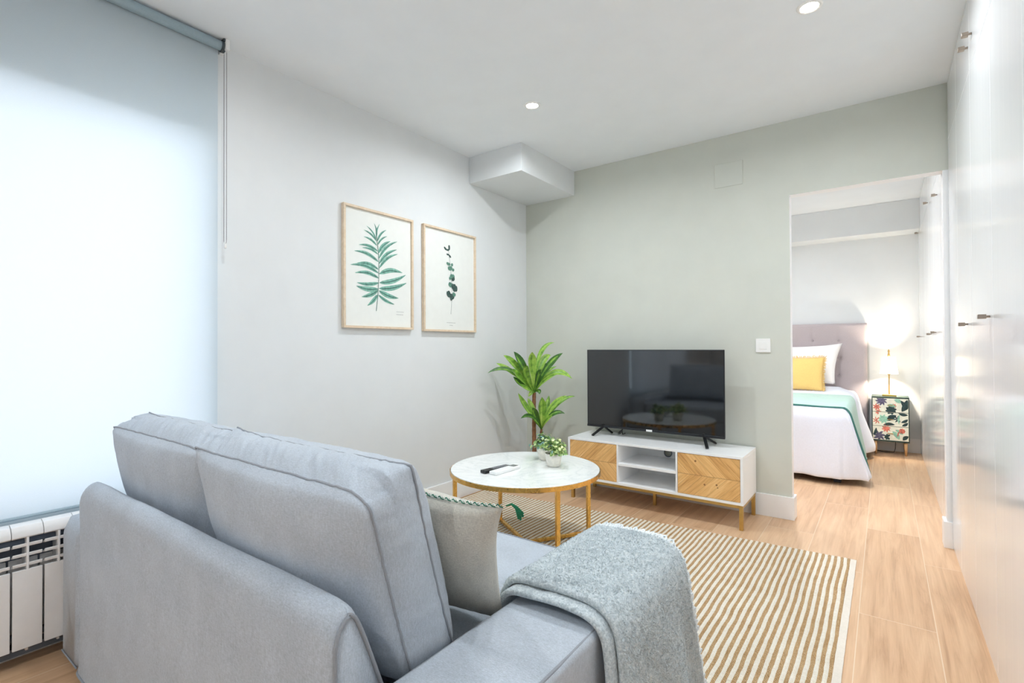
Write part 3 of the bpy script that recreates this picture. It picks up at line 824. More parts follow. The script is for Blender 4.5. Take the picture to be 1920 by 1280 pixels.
# ------------------------------------------------------------------ coffee table
TCX, TCY, TR_, TZ = .915, -1.34, .415, .44
ct = thing('coffee_table', (TCX, TCY, 0), 'round coffee table with white marble top and gold metal legs, on the rug', 'coffee table')
MB().lathe(TCX, TCY, [(0, TZ-.012), (TR_-.006, TZ-.012), (TR_-.004, TZ-.004), (TR_-.005, TZ-.001), (TR_-.008, TZ), (0, TZ)], 128).build('tabletop', 'marble', ct, smooth=False)
b = MB(); R0, R1 = TR_-.014, TR_
b.lathe(TCX, TCY, [(R0, TZ-.026), (R1, TZ-.026), (R1, TZ-.003), (R1-.003, TZ-.003), (R1-.003, TZ-.013), (R0, TZ-.013)], 128)
b.f = [f for f in b.f if len(f) == 4]; b.m = b.m[:len(b.f)]
n = 128
b.f += [(5*n+k, 5*n+(k+1) % n, (k+1) % n, k) for k in range(n)]; b.m += [0]*n
b.build('rim', 'gold', ct, bevel=.0008, seg=1)
FZ = .0128
for ang in (58, 148, 238, 328):
    a = math.radians(ang); x, y = TCX+(TR_-.013)*math.cos(a), TCY+(TR_-.013)*math.sin(a)
    MB().beam((x, y, FZ), (x, y, TZ-.024), .020, .020, up=(math.cos(a), math.sin(a), 0)).build('leg', 'gold', ct, bevel=.001)
for ang in (58, 148):
    a = math.radians(ang); dx, dy = (TR_-.02)*math.cos(a), (TR_-.02)*math.sin(a)
    z = FZ+.010+(.0 if ang == 58 else .0005)
    MB().beam((TCX-dx, TCY-dy, z), (TCX+dx, TCY+dy, z), .018, .018).build('stretcher', 'gold', ct, bevel=.001)

# remotes
def slab(p0, p1, w, h, z, taper=1):
    b = MB(); a, c = Vector((p0[0], p0[1], z+h/2)), Vector((p1[0], p1[1], z+h/2)); b.beam(a, c, w, h); return b, (c-a).normalized()
RA, RB = (.818, -1.590), (.848, -1.405)
rt = thing('remote_control', ((RA[0]+RB[0])/2, (RA[1]+RB[1])/2, TZ), 'slim black television remote control lying on the marble table top', 'remote control')
b, d = slab((RA[0], RA[1]), (RB[0], RB[1]), .042, .016, TZ+.0005); b.build('body', 'black', rt, bevel=.004, seg=3)
b = MB(); side = Vector((d.y, -d.x, 0))
for i in range(9):
    for j in (-1, 0, 1):
        c = Vector((RA[0], RA[1], TZ+.0172))+d*(.07+i*.0125)+side*j*.012; b.box(c.x-.0035, c.x+.0035, c.y-.0035, c.y+.0035, c.z-.001, c.z+.0008)
b.build('buttons', 'button', rt)
WA, WB = (.880, -1.585), (.893, -1.385)
rt = thing('air_conditioner_remote', ((WA[0]+WB[0])/2, (WA[1]+WB[1])/2, TZ), 'white remote control with grey display, beside the black one on the table', 'remote control')
b, d = slab(WA, WB, .050, .018, TZ+.0005); b.build('body', 'remote_w', rt, bevel=.005, seg=3)
b, _ = slab((WB[0]-.048*d.x, WB[1]-.048*d.y), (WB[0]-.010*d.x, WB[1]-.010*d.y), .036, .001, TZ+.0186); b.build('display', 'lcd', rt)

# small potted plants
def potted(loc, label, seed, G, tint):
    x0, y0, z0 = loc; t = thing('potted_plant', loc, label, 'plant', G); r = random.Random(seed)
    MB().lathe(x0, y0, [(.030, z0+.0005), (.036, z0+.004), (.045, z0+.050), (.049, z0+.074), (.0465, z0+.074), (.044, z0+.066), (.0, z0+.064)], 36).build('pot', 'pot', t, smooth=True)
    MB().ball((x0, y0, z0+.062), .040, 14, 8, sq=(1, 1, .25)).build('soil', 'soil', t, smooth=True)
    b = MB(); c = Vector((x0, y0, z0+.075))
    for k in range(44):
        a = r.uniform(0, 2*PI); e = r.uniform(.1, 1.45); d = Vector((math.cos(a)*math.cos(e), math.sin(a)*math.cos(e), math.sin(e)))
        L = r.uniform(.052, .092); tip = c+Vector((d.x*L*1.05, d.y*L*1.05, d.z*L*.92-.006)); mid = c+(tip-c)*.5+Vector((0, 0, .010))
        b.tube([c-Vector((0, 0, .012)), mid, tip], .0011, 4, mi=1)
        for q in range(13):
            f = r.uniform(.45, 1.08); p = c.lerp(mid, f*2) if f < .5 else mid.lerp(tip, f*2-1)
            p = p+Vector((r.uniform(-1, 1), r.uniform(-1, 1), r.uniform(-1, 1)))*.012
            nn = (d+Vector((r.uniform(-1, 1), r.uniform(-1, 1), r.uniform(-.3, 1)))*.8).normalized()
            s1 = nn.cross(Vector((r.uniform(-1, 1), r.uniform(-1, 1), .3))).normalized(); s2 = nn.cross(s1)
            l, wd = r.uniform(.008, .0135), r.uniform(.0055, .009)
            z_lo = (p.z-(z0+.06))
            mi = 2 if r.random() < tint else (0 if r.random() < .55 else 1)
            vs = [p-s1*l, p-s1*l*.3+s2*wd+nn*.0012, p+s1*l*.5+s2*wd*.7+nn*.001, p+s1*l, p+s1*l*.5-s2*wd*.7+nn*.001, p-s1*l*.3-s2*wd+nn*.0012, p-nn*.0008]
            b.add(vs, [(6, 0, 1), (6, 1, 2), (6, 2, 3), (6, 3, 4), (6, 4, 5), (6, 5, 0)], mi)
    b.build('foliage', ['leaf_a', 'leaf_b', 'leaf_c'], t, smooth=False, fixn=False)
    return t
G = 'small potted plants on the coffee table'
potted((1.036, -1.232, TZ), 'yellow-green leafy plant in a stone pot, front one of the pair on the table', 4, G, .12)
potted((.905, -1.120, TZ), 'bluish-green leafy plant in a stone pot, rear one of the pair on the table', 9, G, .38)

# ------------------------------------------------------------------ dracaena
dr = thing('dracaena_plant', (.355, -.40, 0), 'tall green dracaena with two leaf crowns standing in the corner behind the coffee table', 'plant')
MB().lathe(.355, -.40, [(.085, .0), (.095, .005), (.118, .22), (.122, .235), (.114, .235), (.110, .215), (0, .213)], 40).build('planter', 'planter', dr, smooth=True)
MB().lathe(.355, -.40, [(.109, .214), (.06, .222), (0, .224)], 24).build('soil', 'soil', dr, smooth=True)
def cane(pts, r0):
    n = 40; P, L = resample([(p[0], p[1]) for p in pts], n); out = []
    for k in range(n+1):
        f = k/n*(len(pts)-1); i = min(len(pts)-2, int(f)); g = f-i; out.append(Vector(pts[i]).lerp(Vector(pts[i+1]), g))
    return MB().tube(out, [r0*(1-.15*k/n)*(1+.06*math.sin(k*1.9)) for k in range(n+1)], 12)
C1, C2 = Vector((.350, -.405, .752)), Vector((.412, -.40, .475))
cane([(.345, -.40, .20), (.345, -.402, .40), (.343, -.40, .60), tuple(C1)], .0165).build('cane', 'stem', dr, smooth=True)
cane([(.378, -.40, .20), (.395, -.40, .34), tuple(C2)], .011).build('cane', 'stem', dr, smooth=True)
RV = Vector((math.cos(YAW), math.sin(YAW), 0)); DV = Vector((-math.sin(YAW), math.cos(YAW), 0)); UV = Vector((0, 0, 1))
def dleaf(b, base, mid, tip, wd):
    """mid, tip: (across, up, toward-room) offsets in metres from the crown"""
    def T(q):
        p = base+RV*q[0]+UV*q[1]-DV*q[2]
        p.x = max(p.x, .02); p.y = min(p.y, -.02); return p
    p0, p1, p2 = base, T(mid), T(tip); n = 14
    ctrl = p1*2-(p0+p2)/2
    cl = [p0*(1-s)**2+ctrl*2*s*(1-s)+p2*s*s for s in [k/n for k in range(n+1)]]
    vs = []; fs = []
    view = -DV
    for k in range(n+1):
        s = k/n; d = (cl[min(n, k+1)]-cl[max(0, k-1)]).normalized()
        face = (view*.75+UV*.55-d*(view*.75+UV*.55).dot(d)).normalized(); sd = d.cross(face).normalized()
        wv_ = 1.25*wd*(.16+.84*math.sin(min(1, s*1.35)**1.25*PI/2))*(1-max(0, s-.55)**2.2/.45**2.2)*.5+.0006
        dip = -face*wv_*.38
        vs += [cl[k]-sd*wv_, cl[k]-sd*wv_*.5+dip*.6, cl[k]+dip, cl[k]+sd*wv_*.5+dip*.6, cl[k]+sd*wv_]
    for k in range(n): fs += [(k*5+j, k*5+j+1, k*5+5+j+1, k*5+5+j) for j in range(4)]
    b.add(vs, fs)
PXM = .00413
def L_(b, base, c, m, tp, dep, wd):
    # c crown pixel in the zoomed crop, m mid point, tp tip, dep toward the room at mid / tip
    k = PXM/5.82
    dleaf(b, base, ((m[0]-c[0])*k, (c[1]-m[1])*k, dep[0]), ((tp[0]-c[0])*k, (c[1]-tp[1])*k, dep[1]), wd)
lv1 = [((350, 400), (100, 427), (.05, .10), .030), ((370, 430), (185, 330), (-.02, -.08), .034), ((420, 370), (268, 240), (.02, .06), .046), ((490, 370), (380, 200), (.04, .05), .048),
       ((580, 360), (575, 205), (.06, .10), .052), ((430, 450), (365, 400), (.12, .20), .050), ((470, 560), (372, 468), (.02, .04), .034), ((690, 330), (795, 245), (-.05, -.10), .046), ((665, 240), (830, 103), (-.04, -.06), .030),
       ((740, 370), (905, 218), (.04, .06), .044), ((800, 430), (1006, 495), (.04, .06), .044), ((690, 470), (860, 365), (-.04, -.10), .026), ((640, 470), (660, 400), (.09, .15), .050), ((720, 500), (840, 440), (.06, .12), .030),
       ((520, 450), (500, 330), (.10, .19), .052), ((700, 430), (760, 330), (-.06, -.12), .046), ((600, 420), (620, 250), (-.05, -.09), .046), ((540, 600), (430, 540), (.08, .13), .034), ((640, 620), (655, 660), (.04, .05), .03), ((575, 640), (535, 690), (.02, .03), .026)]
lv2 = [((520, 830), (414, 652), (.03, .05), .034), ((560, 900), (440, 912), (.05, .10), .030), ((580, 850), (522, 715), (.0, -.02), .036), ((672, 850), (665, 690), (.05, .08), .052), ((610, 900), (560, 790), (.09, .14), .048),
       ((770, 810), (935, 682), (.02, .03), .036), ((850, 780), (1040, 702), (-.03, -.05), .024), ((780, 880), (912, 872), (.03, .05), .032), ((700, 940), (770, 880), (.08, .13), .036), ((720, 850), (760, 700), (-.05, -.10), .034), ((630, 960), (570, 900), (.08, .12), .036)]
lk = 0
for base, c, lv in ((C1, (600, 650), lv1), (C2, (665, 1050), lv2)):
    for (m, tp, dep, wd) in lv:
        b = MB(); L_(b, base, c, m, tp, dep, wd); lk += 1
        b.m = [1 if i % 4 == 1 and (i//4) < 12 else 0 for i in range(len(b.m))]
        b.build('leaf', [('leaf', 'leaf_mid'), ('leaf_dark', 'leaf'), ('leaf_mid', 'leaf')][lk % 3], dr, smooth=True, fixn=False)

# ------------------------------------------------------------------ television stand
TX0, TX1, TY0, TY1 = .645, 1.845, -.400, -.022
BZ0, BZ1 = .150, .442
ts = thing('tv_stand', ((TX0+TX1)/2, (TY0+TY1)/2, 0), 'low white television stand with two chevron wood doors and gold legs', 'tv stand')
DL, DR_ = 1.030, 1.452
b = MB(); th = .016
b.box(TX0, TX1, TY0, TY1, BZ1-th, BZ1); b.box(TX0, TX1, TY0, TY1, BZ0, BZ0+th)
for x in (TX0, DL, DR_-.012, TX1-th): b.box(x, x+(th if x in (TX0, TX1-th) else .012), TY0, TY1, BZ0+th, BZ1-th)
b.box(DL+.012, DR_-.012, TY0+.001, TY1-.007, .284, .301)
b.build('cabinet_body', 'white_lacquer', ts, bevel=.0012)
import bmesh
b = MB(); YK = TY1-.006; hx, hz, hr = 1.262, .334, .027
# rear panel with a round cable hole
n = 32; ring = [(hx+hr*math.cos(2*PI*k/n), hz+hr*math.sin(2*PI*k/n)) for k in range(n)]
def sqp(k):
    a = 2*PI*k/n; c, s = math.cos(a), math.sin(a); m = max(abs(c), abs(s)); return (hx+.05*c/m, hz+.05*s/m)
sq = [sqp(k) for k in range(n)]
b.add([(x, YK, z) for x, z in ring]+[(x, YK, z) for x, z in sq], [(k, (k+1) % n, n+(k+1) % n, n+k) for k in range(n)])
b.add([(x, YK, z) for x, z in ring]+[(x, YK+.006, z) for x, z in ring], [(k, (k+1) % n, n+(k+1) % n, n+k) for k in range(n)])
X0, X1, Z0, Z1 = TX0+th, TX1-th, BZ0+th, BZ1-th
for (xa, xb, za, zb) in ((X0, hx-.05, Z0, Z1), (hx+.05, X1, Z0, Z1), (hx-.05, hx+.05, Z0, hz-.05), (hx-.05, hx+.05, hz+.05, Z1)):
    b.box(xa, xb, YK, YK+.006, za, zb)
b.build('back_panel', 'white_lacquer', ts)
MB().lathe(0, 0, [(.026, 0), (.030, 0), (.030, .003), (.026, .003), (.026, 0)], 32)
g = MB()
g.tube([(hx+.0275*math.cos(2*PI*k/32), YK-.001, hz+.0275*math.sin(2*PI*k/32)) for k in range(32)], .0028, 6, closed=True)
g.build('cable_grommet', 'dark_gap', ts, smooth=True)
MB().box(TX0+th+.002, DL-.002, TY0+.002, TY0+.018, BZ0+th+.002, BZ1-th-.002).build('door', 'chev_l', ts, bevel=.0008)
MB().box(DR_+.002, TX1-th-.002, TY0+.002, TY0+.018, BZ0+th+.002, BZ1-th-.002).build('door', 'chev_r', ts, bevel=.0008)
b = MB(); q = .022
FX0, FX1, FY0, FY1 = TX0+.02, TX1-.004, TY0+.008, TY1-.004
b.box(FX0, FX1, FY0, FY0+q, BZ0-.020, BZ0); b.box(FX0, FX1, FY1-q, FY1, BZ0-.020, BZ0)
b.box(FX0, FX0+q, FY0+q, FY1-q, BZ0-.020, BZ0); b.box(FX1-q, FX1, FY0+q, FY1-q, BZ0-.020, BZ0)
b.build('leg_frame', 'brass', ts, bevel=.001)
for x in (FX0, FX1-q):
    for y in (FY0, FY1-q): MB().box(x, x+q, y, y+q, 0, BZ0-.020).build('leg', 'brass', ts, bevel=.001)
MB().box(1.222, 1.242, -.225, -.205, 0, BZ0).build('centre_leg', 'brass', ts, bevel=.001)

# ------------------------------------------------------------------ television
VX0, VX1, VY, VZ0, VZ1 = .690, 1.692, -.180, .502, 1.083
tv = thing('television', ((VX0+VX1)/2, VY+.02, BZ1), 'flat black television standing on the white stand against the sage wall', 'television')
b = MB(); b.box(VX0, VX1, VY, VY+.012, VZ0, VZ1); b.box(VX0+.12, VX1-.12, VY+.012, VY+.060, VZ0+.03, VZ1-.22)
b.build('housing', 'bezel', tv, bevel=.003)
MB().box(VX0+.006, VX1-.006, VY-.0012, VY, VZ0+.016, VZ1-.006).build('screen', 'screen', tv)
MB().box(VX0, VX1, VY-.004, VY+.001, VZ0-.002, VZ0+.014).build('bottom_bezel', 'bezel', tv, bevel=.0015)
bd = MB().box(1.160, 1.204, VY-.0052, VY-.004, VZ0-.001, VZ0+.013).build('brand_badge', 'plastic', tv, bevel=.0004)
for tx, fx_, fy_, rx_, ry_ in ((.822, .779, -.272, .850, -.085), (1.556, 1.606, -.280, 1.604, -.070)):
    b = MB(); top = Vector((tx, VY+.012, VZ0+.004)); f = Vector((fx_, fy_, BZ1+.006)); r = Vector((rx_, ry_, BZ1+.006))
    b.beam(top, f, .020, .011); b.beam(top, r, .020, .011); b.beam(top-Vector((0, 0, .006)), top+Vector((0, 0, .02)), .040, .016)
    b.build('foot', 'black', tv, bevel=.002)
b = MB(); b.tube([(.965, VY+.03, VZ0+.02), (.962, VY+.028, VZ0-.012), (.955, -.13, BZ1+.012), (.945, -.06, BZ1+.006), (.93, -.03, BZ1+.005)], .003, 6)
b.tube([(.972, VY+.02, VZ0+.015), (.968, VY+.02, VZ0-.010), (.955, VY-.004, BZ1+.028), (.945, VY+.0, BZ1+.018)], [.004, .005, .011, .004], 8)
b.build('power_cable', 'black', tv, smooth=True)

# ------------------------------------------------------------------ wall plates
t = thing('light_switch', (1.891, -.004, 1.11), 'square white light switch on the sage wall beside the doorway', 'light switch')
MB().box(1.847, 1.935, -.010, -.0, 1.064, 1.154).build('plate', 'plastic', t, bevel=.003)
MB().box(1.868, 1.914, -.0125, -.009, 1.085, 1.133).build('rocker', 'plastic', t, bevel=.0015)
o = MB().box(1.594, 1.776, -.0045, -.0, 2.196, 2.358).build('blank_cover_plate', 'green', None, bevel=.002)
tag(o, 'flat sage-painted cover plate high on the sage wall', 'cover plate')

# ------------------------------------------------------------------ botanical prints
def picture(y0, y1, z0, z1, label, art):
    fx = .026; fw = .014
    t = thing('framed_print', (.013, (y0+y1)/2, z0), label, 'picture', 'framed botanical prints on the white wall')
    b = MB(); b.box(.001, fx, y0, y1, z0, z0+fw); b.box(.001, fx, y0, y1, z1-fw, z1); b.box(.001, fx, y0, y0+fw, z0+fw, z1-fw); b.box(.001, fx, y1-fw, y1, z0+fw, z1-fw)
    b.build('frame', 'pine', t, bevel=.0012)
    b = MB(); b.box(.004, .012, y0+fw, y1-fw, z0+fw, z1-fw)
    p = b.build('print', 'paper', t)
    art(t, y0+fw, y1-fw, z0+fw, z1-fw)
def leafshape(b, a, c, wd, bend, mi, x, n=10):
    a, c = Vector(a), Vector(c); d = c-a; nn = Vector((-d.y, d.x)); L = []
    for k in range(n+1):
        s = k/n; q = a+d*s+nn*bend*math.sin(PI*s); h = wd*math.sin(PI*min(1, s**.75)*.98+.02)**.8
        dd = (d+nn*bend*PI*math.cos(PI*s)).normalized(); m = Vector((-dd.y, dd.x))
        L.append((q-m*h/2, q+m*h/2))
    vs = [(x, p.x, p.y) for pr in L for p in pr]
    b.add(vs, [(2*k, 2*k+1, 2*k+3, 2*k+2) for k in range(n)], mi)
def strip(b, pts, wd, mi, x):
    for i in range(len(pts)-1): leaf = None; a, c = Vector(pts[i]), Vector(pts[i+1]); m = Vector((-(c-a).y, (c-a).x)).normalized()*wd/2; b.add([(x, *(a-m)), (x, *(a+m)), (x, *(c+m)), (x, *(c-m))], [(0, 1, 2, 3)], mi)
def frond_art(t, y0, y1, z0, z1):
    # crop pixel grid of the sheet: corners (225,155) (735,285) (228,1105) (735,1130)
    def Q(px, py):
        u = (px-226)/(735-226); top = 155+130*u; bot = 1108+20*u
        # horizontal foreshortening across the sheet
        uu = u*(1-.10*(1-u)); return (y0+(y1-y0)*uu, z1-(z1-z0)*(py-top)/(bot-top))
    b = MB(); x = .0124
    st = [(465, 995), (478, 870), (484, 740), (486, 600), (478, 480), (468, 400), (462, 330)]
    L = [((470, 400), (450, 295), 12), ((470, 420), (492, 300), 12), ((468, 430), (392, 315), 12), ((470, 440), (372, 348), 14), ((474, 440), (543, 348), 16), ((472, 475), (372, 402), 17), ((476, 470), (550, 398), 14),
         ((480, 520), (335, 466), 20), ((482, 535), (575, 438), 26), ((482, 545), (360, 490), 16), ((484, 580), (628, 440), 22), ((484, 605), (300, 515), 24), ((487, 620), (625, 505), 24), ((488, 655), (632, 540), 22),
         ((484, 665), (322, 612), 24), ((484, 695), (272, 625), 26), ((488, 700), (668, 690), 34), ((486, 735), (305, 690), 26), ((488, 770), (695, 708), 34), ((486, 770), (320, 768), 26), ((486, 815), (700, 772), 36),
         ((482, 820), (315, 795), 34), ((480, 830), (355, 882), 30), ((486, 832), (637, 893), 34), ((476, 865), (398, 952), 28), ((482, 866), (605, 942), 22)]
    for i, (a, c, wd) in enumerate(L):
        A, C = Q(*a), Q(*c); right = c[0] > a[0]
        bend = (.10 if right else -.10) if a[1] < 760 else (-.06 if right else .06)
        w_ = wd*1.0/1000*.80*1.15
        leafshape(b, A, C, w_, bend, 0, x+i*.00002); 
        leafshape(b, A, (A[0]+(C[0]-A[0])*.98, A[1]+(C[1]-A[1])*.98-.002), w_*.22, bend, 1, x+.0008+i*.00002)
    strip(b, [Q(*p) for p in st], .0032, 1, x+.0018)
    for (px, py, L_n) in ((622, 1003, 60), (622, 1025, 56)):
        yb, zb = Q(px, py); k = 0
        r = random.Random(px+py); yy = yb
        while yy < yb+L_n*.001:
            ww = r.uniform(.0012, .0028); b.add([(x, yy, zb), (x, yy+ww, zb), (x, yy+ww, zb+.0030), (x, yy, zb+.0030)], [(0, 1, 2, 3)], 2); yy += ww+.0013
    b.build('fern_leaf_artwork', ['frond', 'frond_d', 'ink'], t, fixn=False)
def euc_art(t, y0, y1, z0, z1):
    def Q(px, py):
        u = (px-862)/(1232-862); top = 330+85*u; bot = 1138+8*u
        uu = u*(1-.08*(1-u)); return (y0+(y1-y0)*uu, z1-(z1-z0)*(py-top)/(bot-top))
    b = MB(); x = .0124
    strip(b, [Q(*p) for p in ((1058, 1018), (1062, 960), (1066, 880), (1064, 760), (1056, 660), (1048, 580), (1040, 500))], .0024, 1, x)
    def blob(cx, cy, rx, ry, rot, mi, k):
        n = 18; vs = []; c = Q(cx, cy)
        for i in range(n):
            a = 2*PI*i/n; r = 1-.28*math.exp(-((a-PI/2)**2)*6)
            px_, pz_ = rx*r*math.cos(a), ry*r*math.sin(a); vs.append((x+.0006+k*.00008, c[0]+px_*math.cos(rot)-pz_*math.sin(rot), c[1]+px_*math.sin(rot)+pz_*math.cos(rot)))
        b.add(vs, [tuple(range(n))], mi)
    for k, (cx, cy, rx, ry, rot, mi) in enumerate([(1018, 502, .018, .009, -.6, 1), (1046, 492, .009, .020, .1, 1), (1036, 512, .014, .008, .2, 1), (1036, 548, .014, .007, -.1, 1), (1052, 562, .013, .007, -.8, 1),
            (1040, 622, .021, .012, -.2, 0), (1066, 628, .012, .012, .5, 0), (1052, 655, .024, .018, .2, 0), (1074, 668, .013, .012, 0, 0), (1068, 722, .025, .022, 0, 0), (1074, 742, .018, .014, .4, 1), (1052, 735, .012, .012, 0, 0),
            (1056, 786, .024, .019, -.3, 0), (1078, 800, .024, .024, 0, 1), (1096, 815, .014, .024, .1, 1), (1084, 826, .018, .014, 0, 1), (1040, 858, .020, .026, .4, 1), (1064, 878, .026, .022, -.2, 1), (1080, 862, .018, .016, -.5, 0), (1060, 892, .012, .018, 0, 1)]):
        blob(cx, cy, rx, ry, rot, mi, k)
    for (px, py, L_n) in ((1026, 1087, 56), (1048, 1108, 20)):
        yb, zb = Q(px, py); r = random.Random(px+py); yy = yb
        while yy < yb+L_n*.0016:
            ww = r.uniform(.0016, .0034); b.add([(x, yy, zb), (x, yy+ww, zb), (x, yy+ww, zb+.0034), (x, yy, zb+.0034)], [(0, 1, 2, 3)], 2); yy += ww+.0015
    b.build('eucalyptus_artwork', ['euc', 'euc_d', 'ink'], t, fixn=False)
picture(-1.882, -1.345, 1.224, 1.950, 'framed print of a pale green fern-like leaf, nearer the window blind', frond_art)
picture(-1.252, -.708, 1.218, 1.950, 'framed print of a small eucalyptus sprig, nearer the corner of the room', euc_art)

# ------------------------------------------------------------------ bed
bed = thing('bed', (1.55, 2.0, 0), 'double bed with taupe buttoned headboard and white spread, seen through the doorway', 'bed')
HX0, HX1, HZ = .75, 2.383, 1.345
def hb(u, v):
    x = HX0+(HX1-HX0)*u; z = .05+(HZ-.05)*v; y = 2.895
    e = min(u, 1-u)*(HX1-HX0), (1-v)*(HZ-.05); r = .02
    for q in e:
        if q < r: y += r-math.sqrt(max(0, r*r-(r-q)**2))
    d = 1e9
    for i in range(6):
        for j in range(4):
            bx, bz = 2.13-i*.245, 1.16-j*.19; d = min(d, math.hypot(x-bx, z-bz))
    y += .016*math.exp(-(d/.016)**2)+.007*math.exp(-(d/.06)**2)
    fx = abs(((x-2.13)/.245+.5) % 1-.5)*.245
    if z > .55: y += .003*math.exp(-(fx/.008)**2)
    return (x, y, z)
b = MB(); b.grid(hb, 130, 90); b.box(HX0, HX1, 2.915, 2.964, .05, HZ-.001); h_ = b.build('headboard', 'headboard', bed, smooth=False)
h_.data.polygons.foreach_set('use_smooth', [True]*(130*90)+[False]*6)
b = MB()
for i in range(6):
    for j in range(4): b.ball((2.13-i*.245, 2.906, 1.16-j*.19), .010, 8, 6, sq=(1, .5, 1))
b.build('buttons', 'headboard', h_, smooth=True)
MB().box(.86, 2.24, 1.20, 2.89, .10, .30).build('bed_base', 'bedbase', bed, bevel=.01)
MB().box(.87, 2.235, 1.205, 2.89, .30, .56).build('mattress', 'bed_white', bed, bevel=.03, seg=4)
for (x, y) in ((.95, 1.25), (2.215, 1.225), (.95, 2.8), (2.2, 2.8)): MB().box(x-.026, x+.026, y-.02, y+.02, 0, .10).build('leg', 'dark_leg', bed, bevel=.003)
BXR, BYF = 2.245, 1.185
def topz(x, y):
    z = .575+.04*min(1, max(0, (y-1.3)/.9))
    z += .055*math.exp(-((y-2.62)/.22)**2)*min(1, max(0, (BXR+.02-x)/.12))
    return z+.004*nz(x*3, y*3, 0)
def cover(off=0.0, seed=0):
    """u: 0 at left .. 1 right hem ; v: 0 head .. 1 foot hem, one sheet with side and foot drops"""
    rc = .065
    def fn(u, v):
        sx_ = u*(1.39+.62); sy_ = v*(1.70+.60)            # arc lengths from the top-left / head
        ox = max(0, sx_-1.39); oy = max(0, sy_-1.70)
        x = .855+min(sx_, 1.39); y = 2.885-min(sy_, 1.70)
        z = topz(min(x, BXR), max(y, BYF))+off
        drop = max(ox, oy) if (ox > 0 or oy > 0) else 0
        def bend(o):
            if o <= 0: return 0, 0
            a = min(o/rc, PI/2); h = rc*math.sin(a); d = rc*(1-math.cos(a)); rest = max(0, o-rc*PI/2)
            return h, d+rest
        hx, dx = bend(ox); hy, dy = bend(oy)
        zz = z-max(dx, dy)
        zz = max(zz, .055 if oy > 0 else .075)
        fx = min(1, dx/.5); fy = min(1, dy/.5)
        flare = .07+.075*math.exp(-((y-2.55)/.35)**2)+.10*math.exp(-((y-1.2)/.22)**2)
        x += hx*.6+fx*flare*(1 if oy == 0 else 1)+fx*.022*math.sin(y*13+1)
        wob = .016*math.sin(x*15+.5)+.010*math.sin(x*31)
        y -= hy*.5+fy*(.045+wob)
        if ox > 0 and oy > 0:
            x -= fx*.02; y += fy*.02
        n_ = .004*nz(x*5, y*5, zz*5+seed)
        return Vector((x+n_+(off if ox > 0 else 0), y+n_-(off if oy > 0 else 0), zz+n_))
    return fn
fn = cover()
b = MB(); b.grid(fn, 110, 120)
cv = b.build('bedspread', 'bed_white', bed, smooth=True, fixn=False)
sm = cv.modifiers.new('thickness', 'SOLIDIFY'); sm.thickness = .004; sm.offset = -1
# mint throw across the bed
f2 = cover(.009, 3)
def throw_fn(u, v):
    # v across the strip, between the head side edge and the foot side edge
    ya, yb = 2.20+.02*math.sin(u*5), 1.365-.09*max(0, u-.7)/.3
    y = ya+(yb-ya)*v; p = f2(u*.995, (2.885-y)/2.30)
    return p
b = MB(); b.grid(throw_fn, 110, 40)
th_ = b.build('bed_throw', 'mint', None, smooth=True, fixn=False)
sm = th_.modifiers.new('thickness', 'SOLIDIFY'); sm.thickness = .007; sm.offset = 1
tag(th_, 'mint green throw with dark hem laid across the white bedspread', 'blanket')
P = [throw_fn(k/80, 1)+Vector((0, -.003, .004)) for k in range(81)]
MB().tube(P, .0075, 6).build('hem', 'teal', th_, smooth=True)
# pillows
c = (Vector((1.50, 2.62, .66)), Vector((2.115, 2.60, .70)), Vector((2.17, 2.80, 1.13)), Vector((1.46, 2.82, 1.10)))
pw = soft_pillow('bed_pillow', 'pillow_white', .085, c, .07, 30); tag(pw, 'large white pillow leaning against the taupe headboard', 'pillow')
c = (Vector((1.50, 2.40, .635)), Vector((2.025, 2.38, .645)), Vector((2.035, 2.47, .985)), Vector((1.50, 2.49, .985)))
yc = soft_pillow('fringed_cushion', 'yellow', .065, c, .03, 30); tag(yc, 'mustard yellow cushion with fringed edges in front of the white pillow', 'cushion')
b = MB(); rr = random.Random(5); ctr = sum(c, Vector())/4
for side in range(4):
    for k in range(70):
        s = 2*k/69-1; u, v = ((s, -1), (1, s), (s, 1), (-1, s))[side]
        p = pil(u, v, 0, .065, c, .03); d = (p-ctr); d = Vector((u if abs(u) == 1 else 0, 0, v if abs(v) == 1 else 0)).normalized()
        L = rr.uniform(.014, .024); j = Vector((rr.uniform(-.006, .006), rr.uniform(-.006, .006), rr.uniform(-.006, .006)))
        if side == 0: L = .004
        b.tube([p-d*.004, p+d*L*.5+j*.4, p+d*L+j], .0026, 4)
tag(b.build('fringe', 'yellow', yc, smooth=True), kind='stuff')

# ------------------------------------------------------------------ bedside drawers
NX0, NX1, NY0, NY1, NZ0, NZ1 = 2.420, 2.724, 2.705, 2.955, .135, .585
M['ns_box'] = paint('dark_green_lacquer', (52, 72, 66), .45, .08, 20, .05)
M['ns_cream'] = paint('cream_printed_paper', (236, 236, 218), .6, .03, 30, .02)
M['ns_dark'] = paint('printed_dark_leaf', (44, 66, 66), .6, .2, 60, 0)
M['ns_mint'] = paint('printed_mint_leaf', (150, 200, 176), .6, .14, 60, 0)
M['ns_coral'] = paint('printed_coral_flower', (206, 116, 98), .6, .2, 60, 0)
M['ns_violet'] = paint('printed_violet_leaf', (96, 92, 116), .6, .2, 60, 0)
ns = thing('bedside_drawers', (2.572, 2.83, 0), 'small bedside chest with three drawers covered in a tropical leaf print', 'bedside table')
b = MB(); b.box(NX0, NX1, NY0+.016, NY1, NZ0, NZ1); b.box(NX0, NX1, NY0, NY0+.016, NZ1-.012, NZ1); b.box(NX0, NX1, NY0, NY0+.016, NZ0, NZ0+.012)
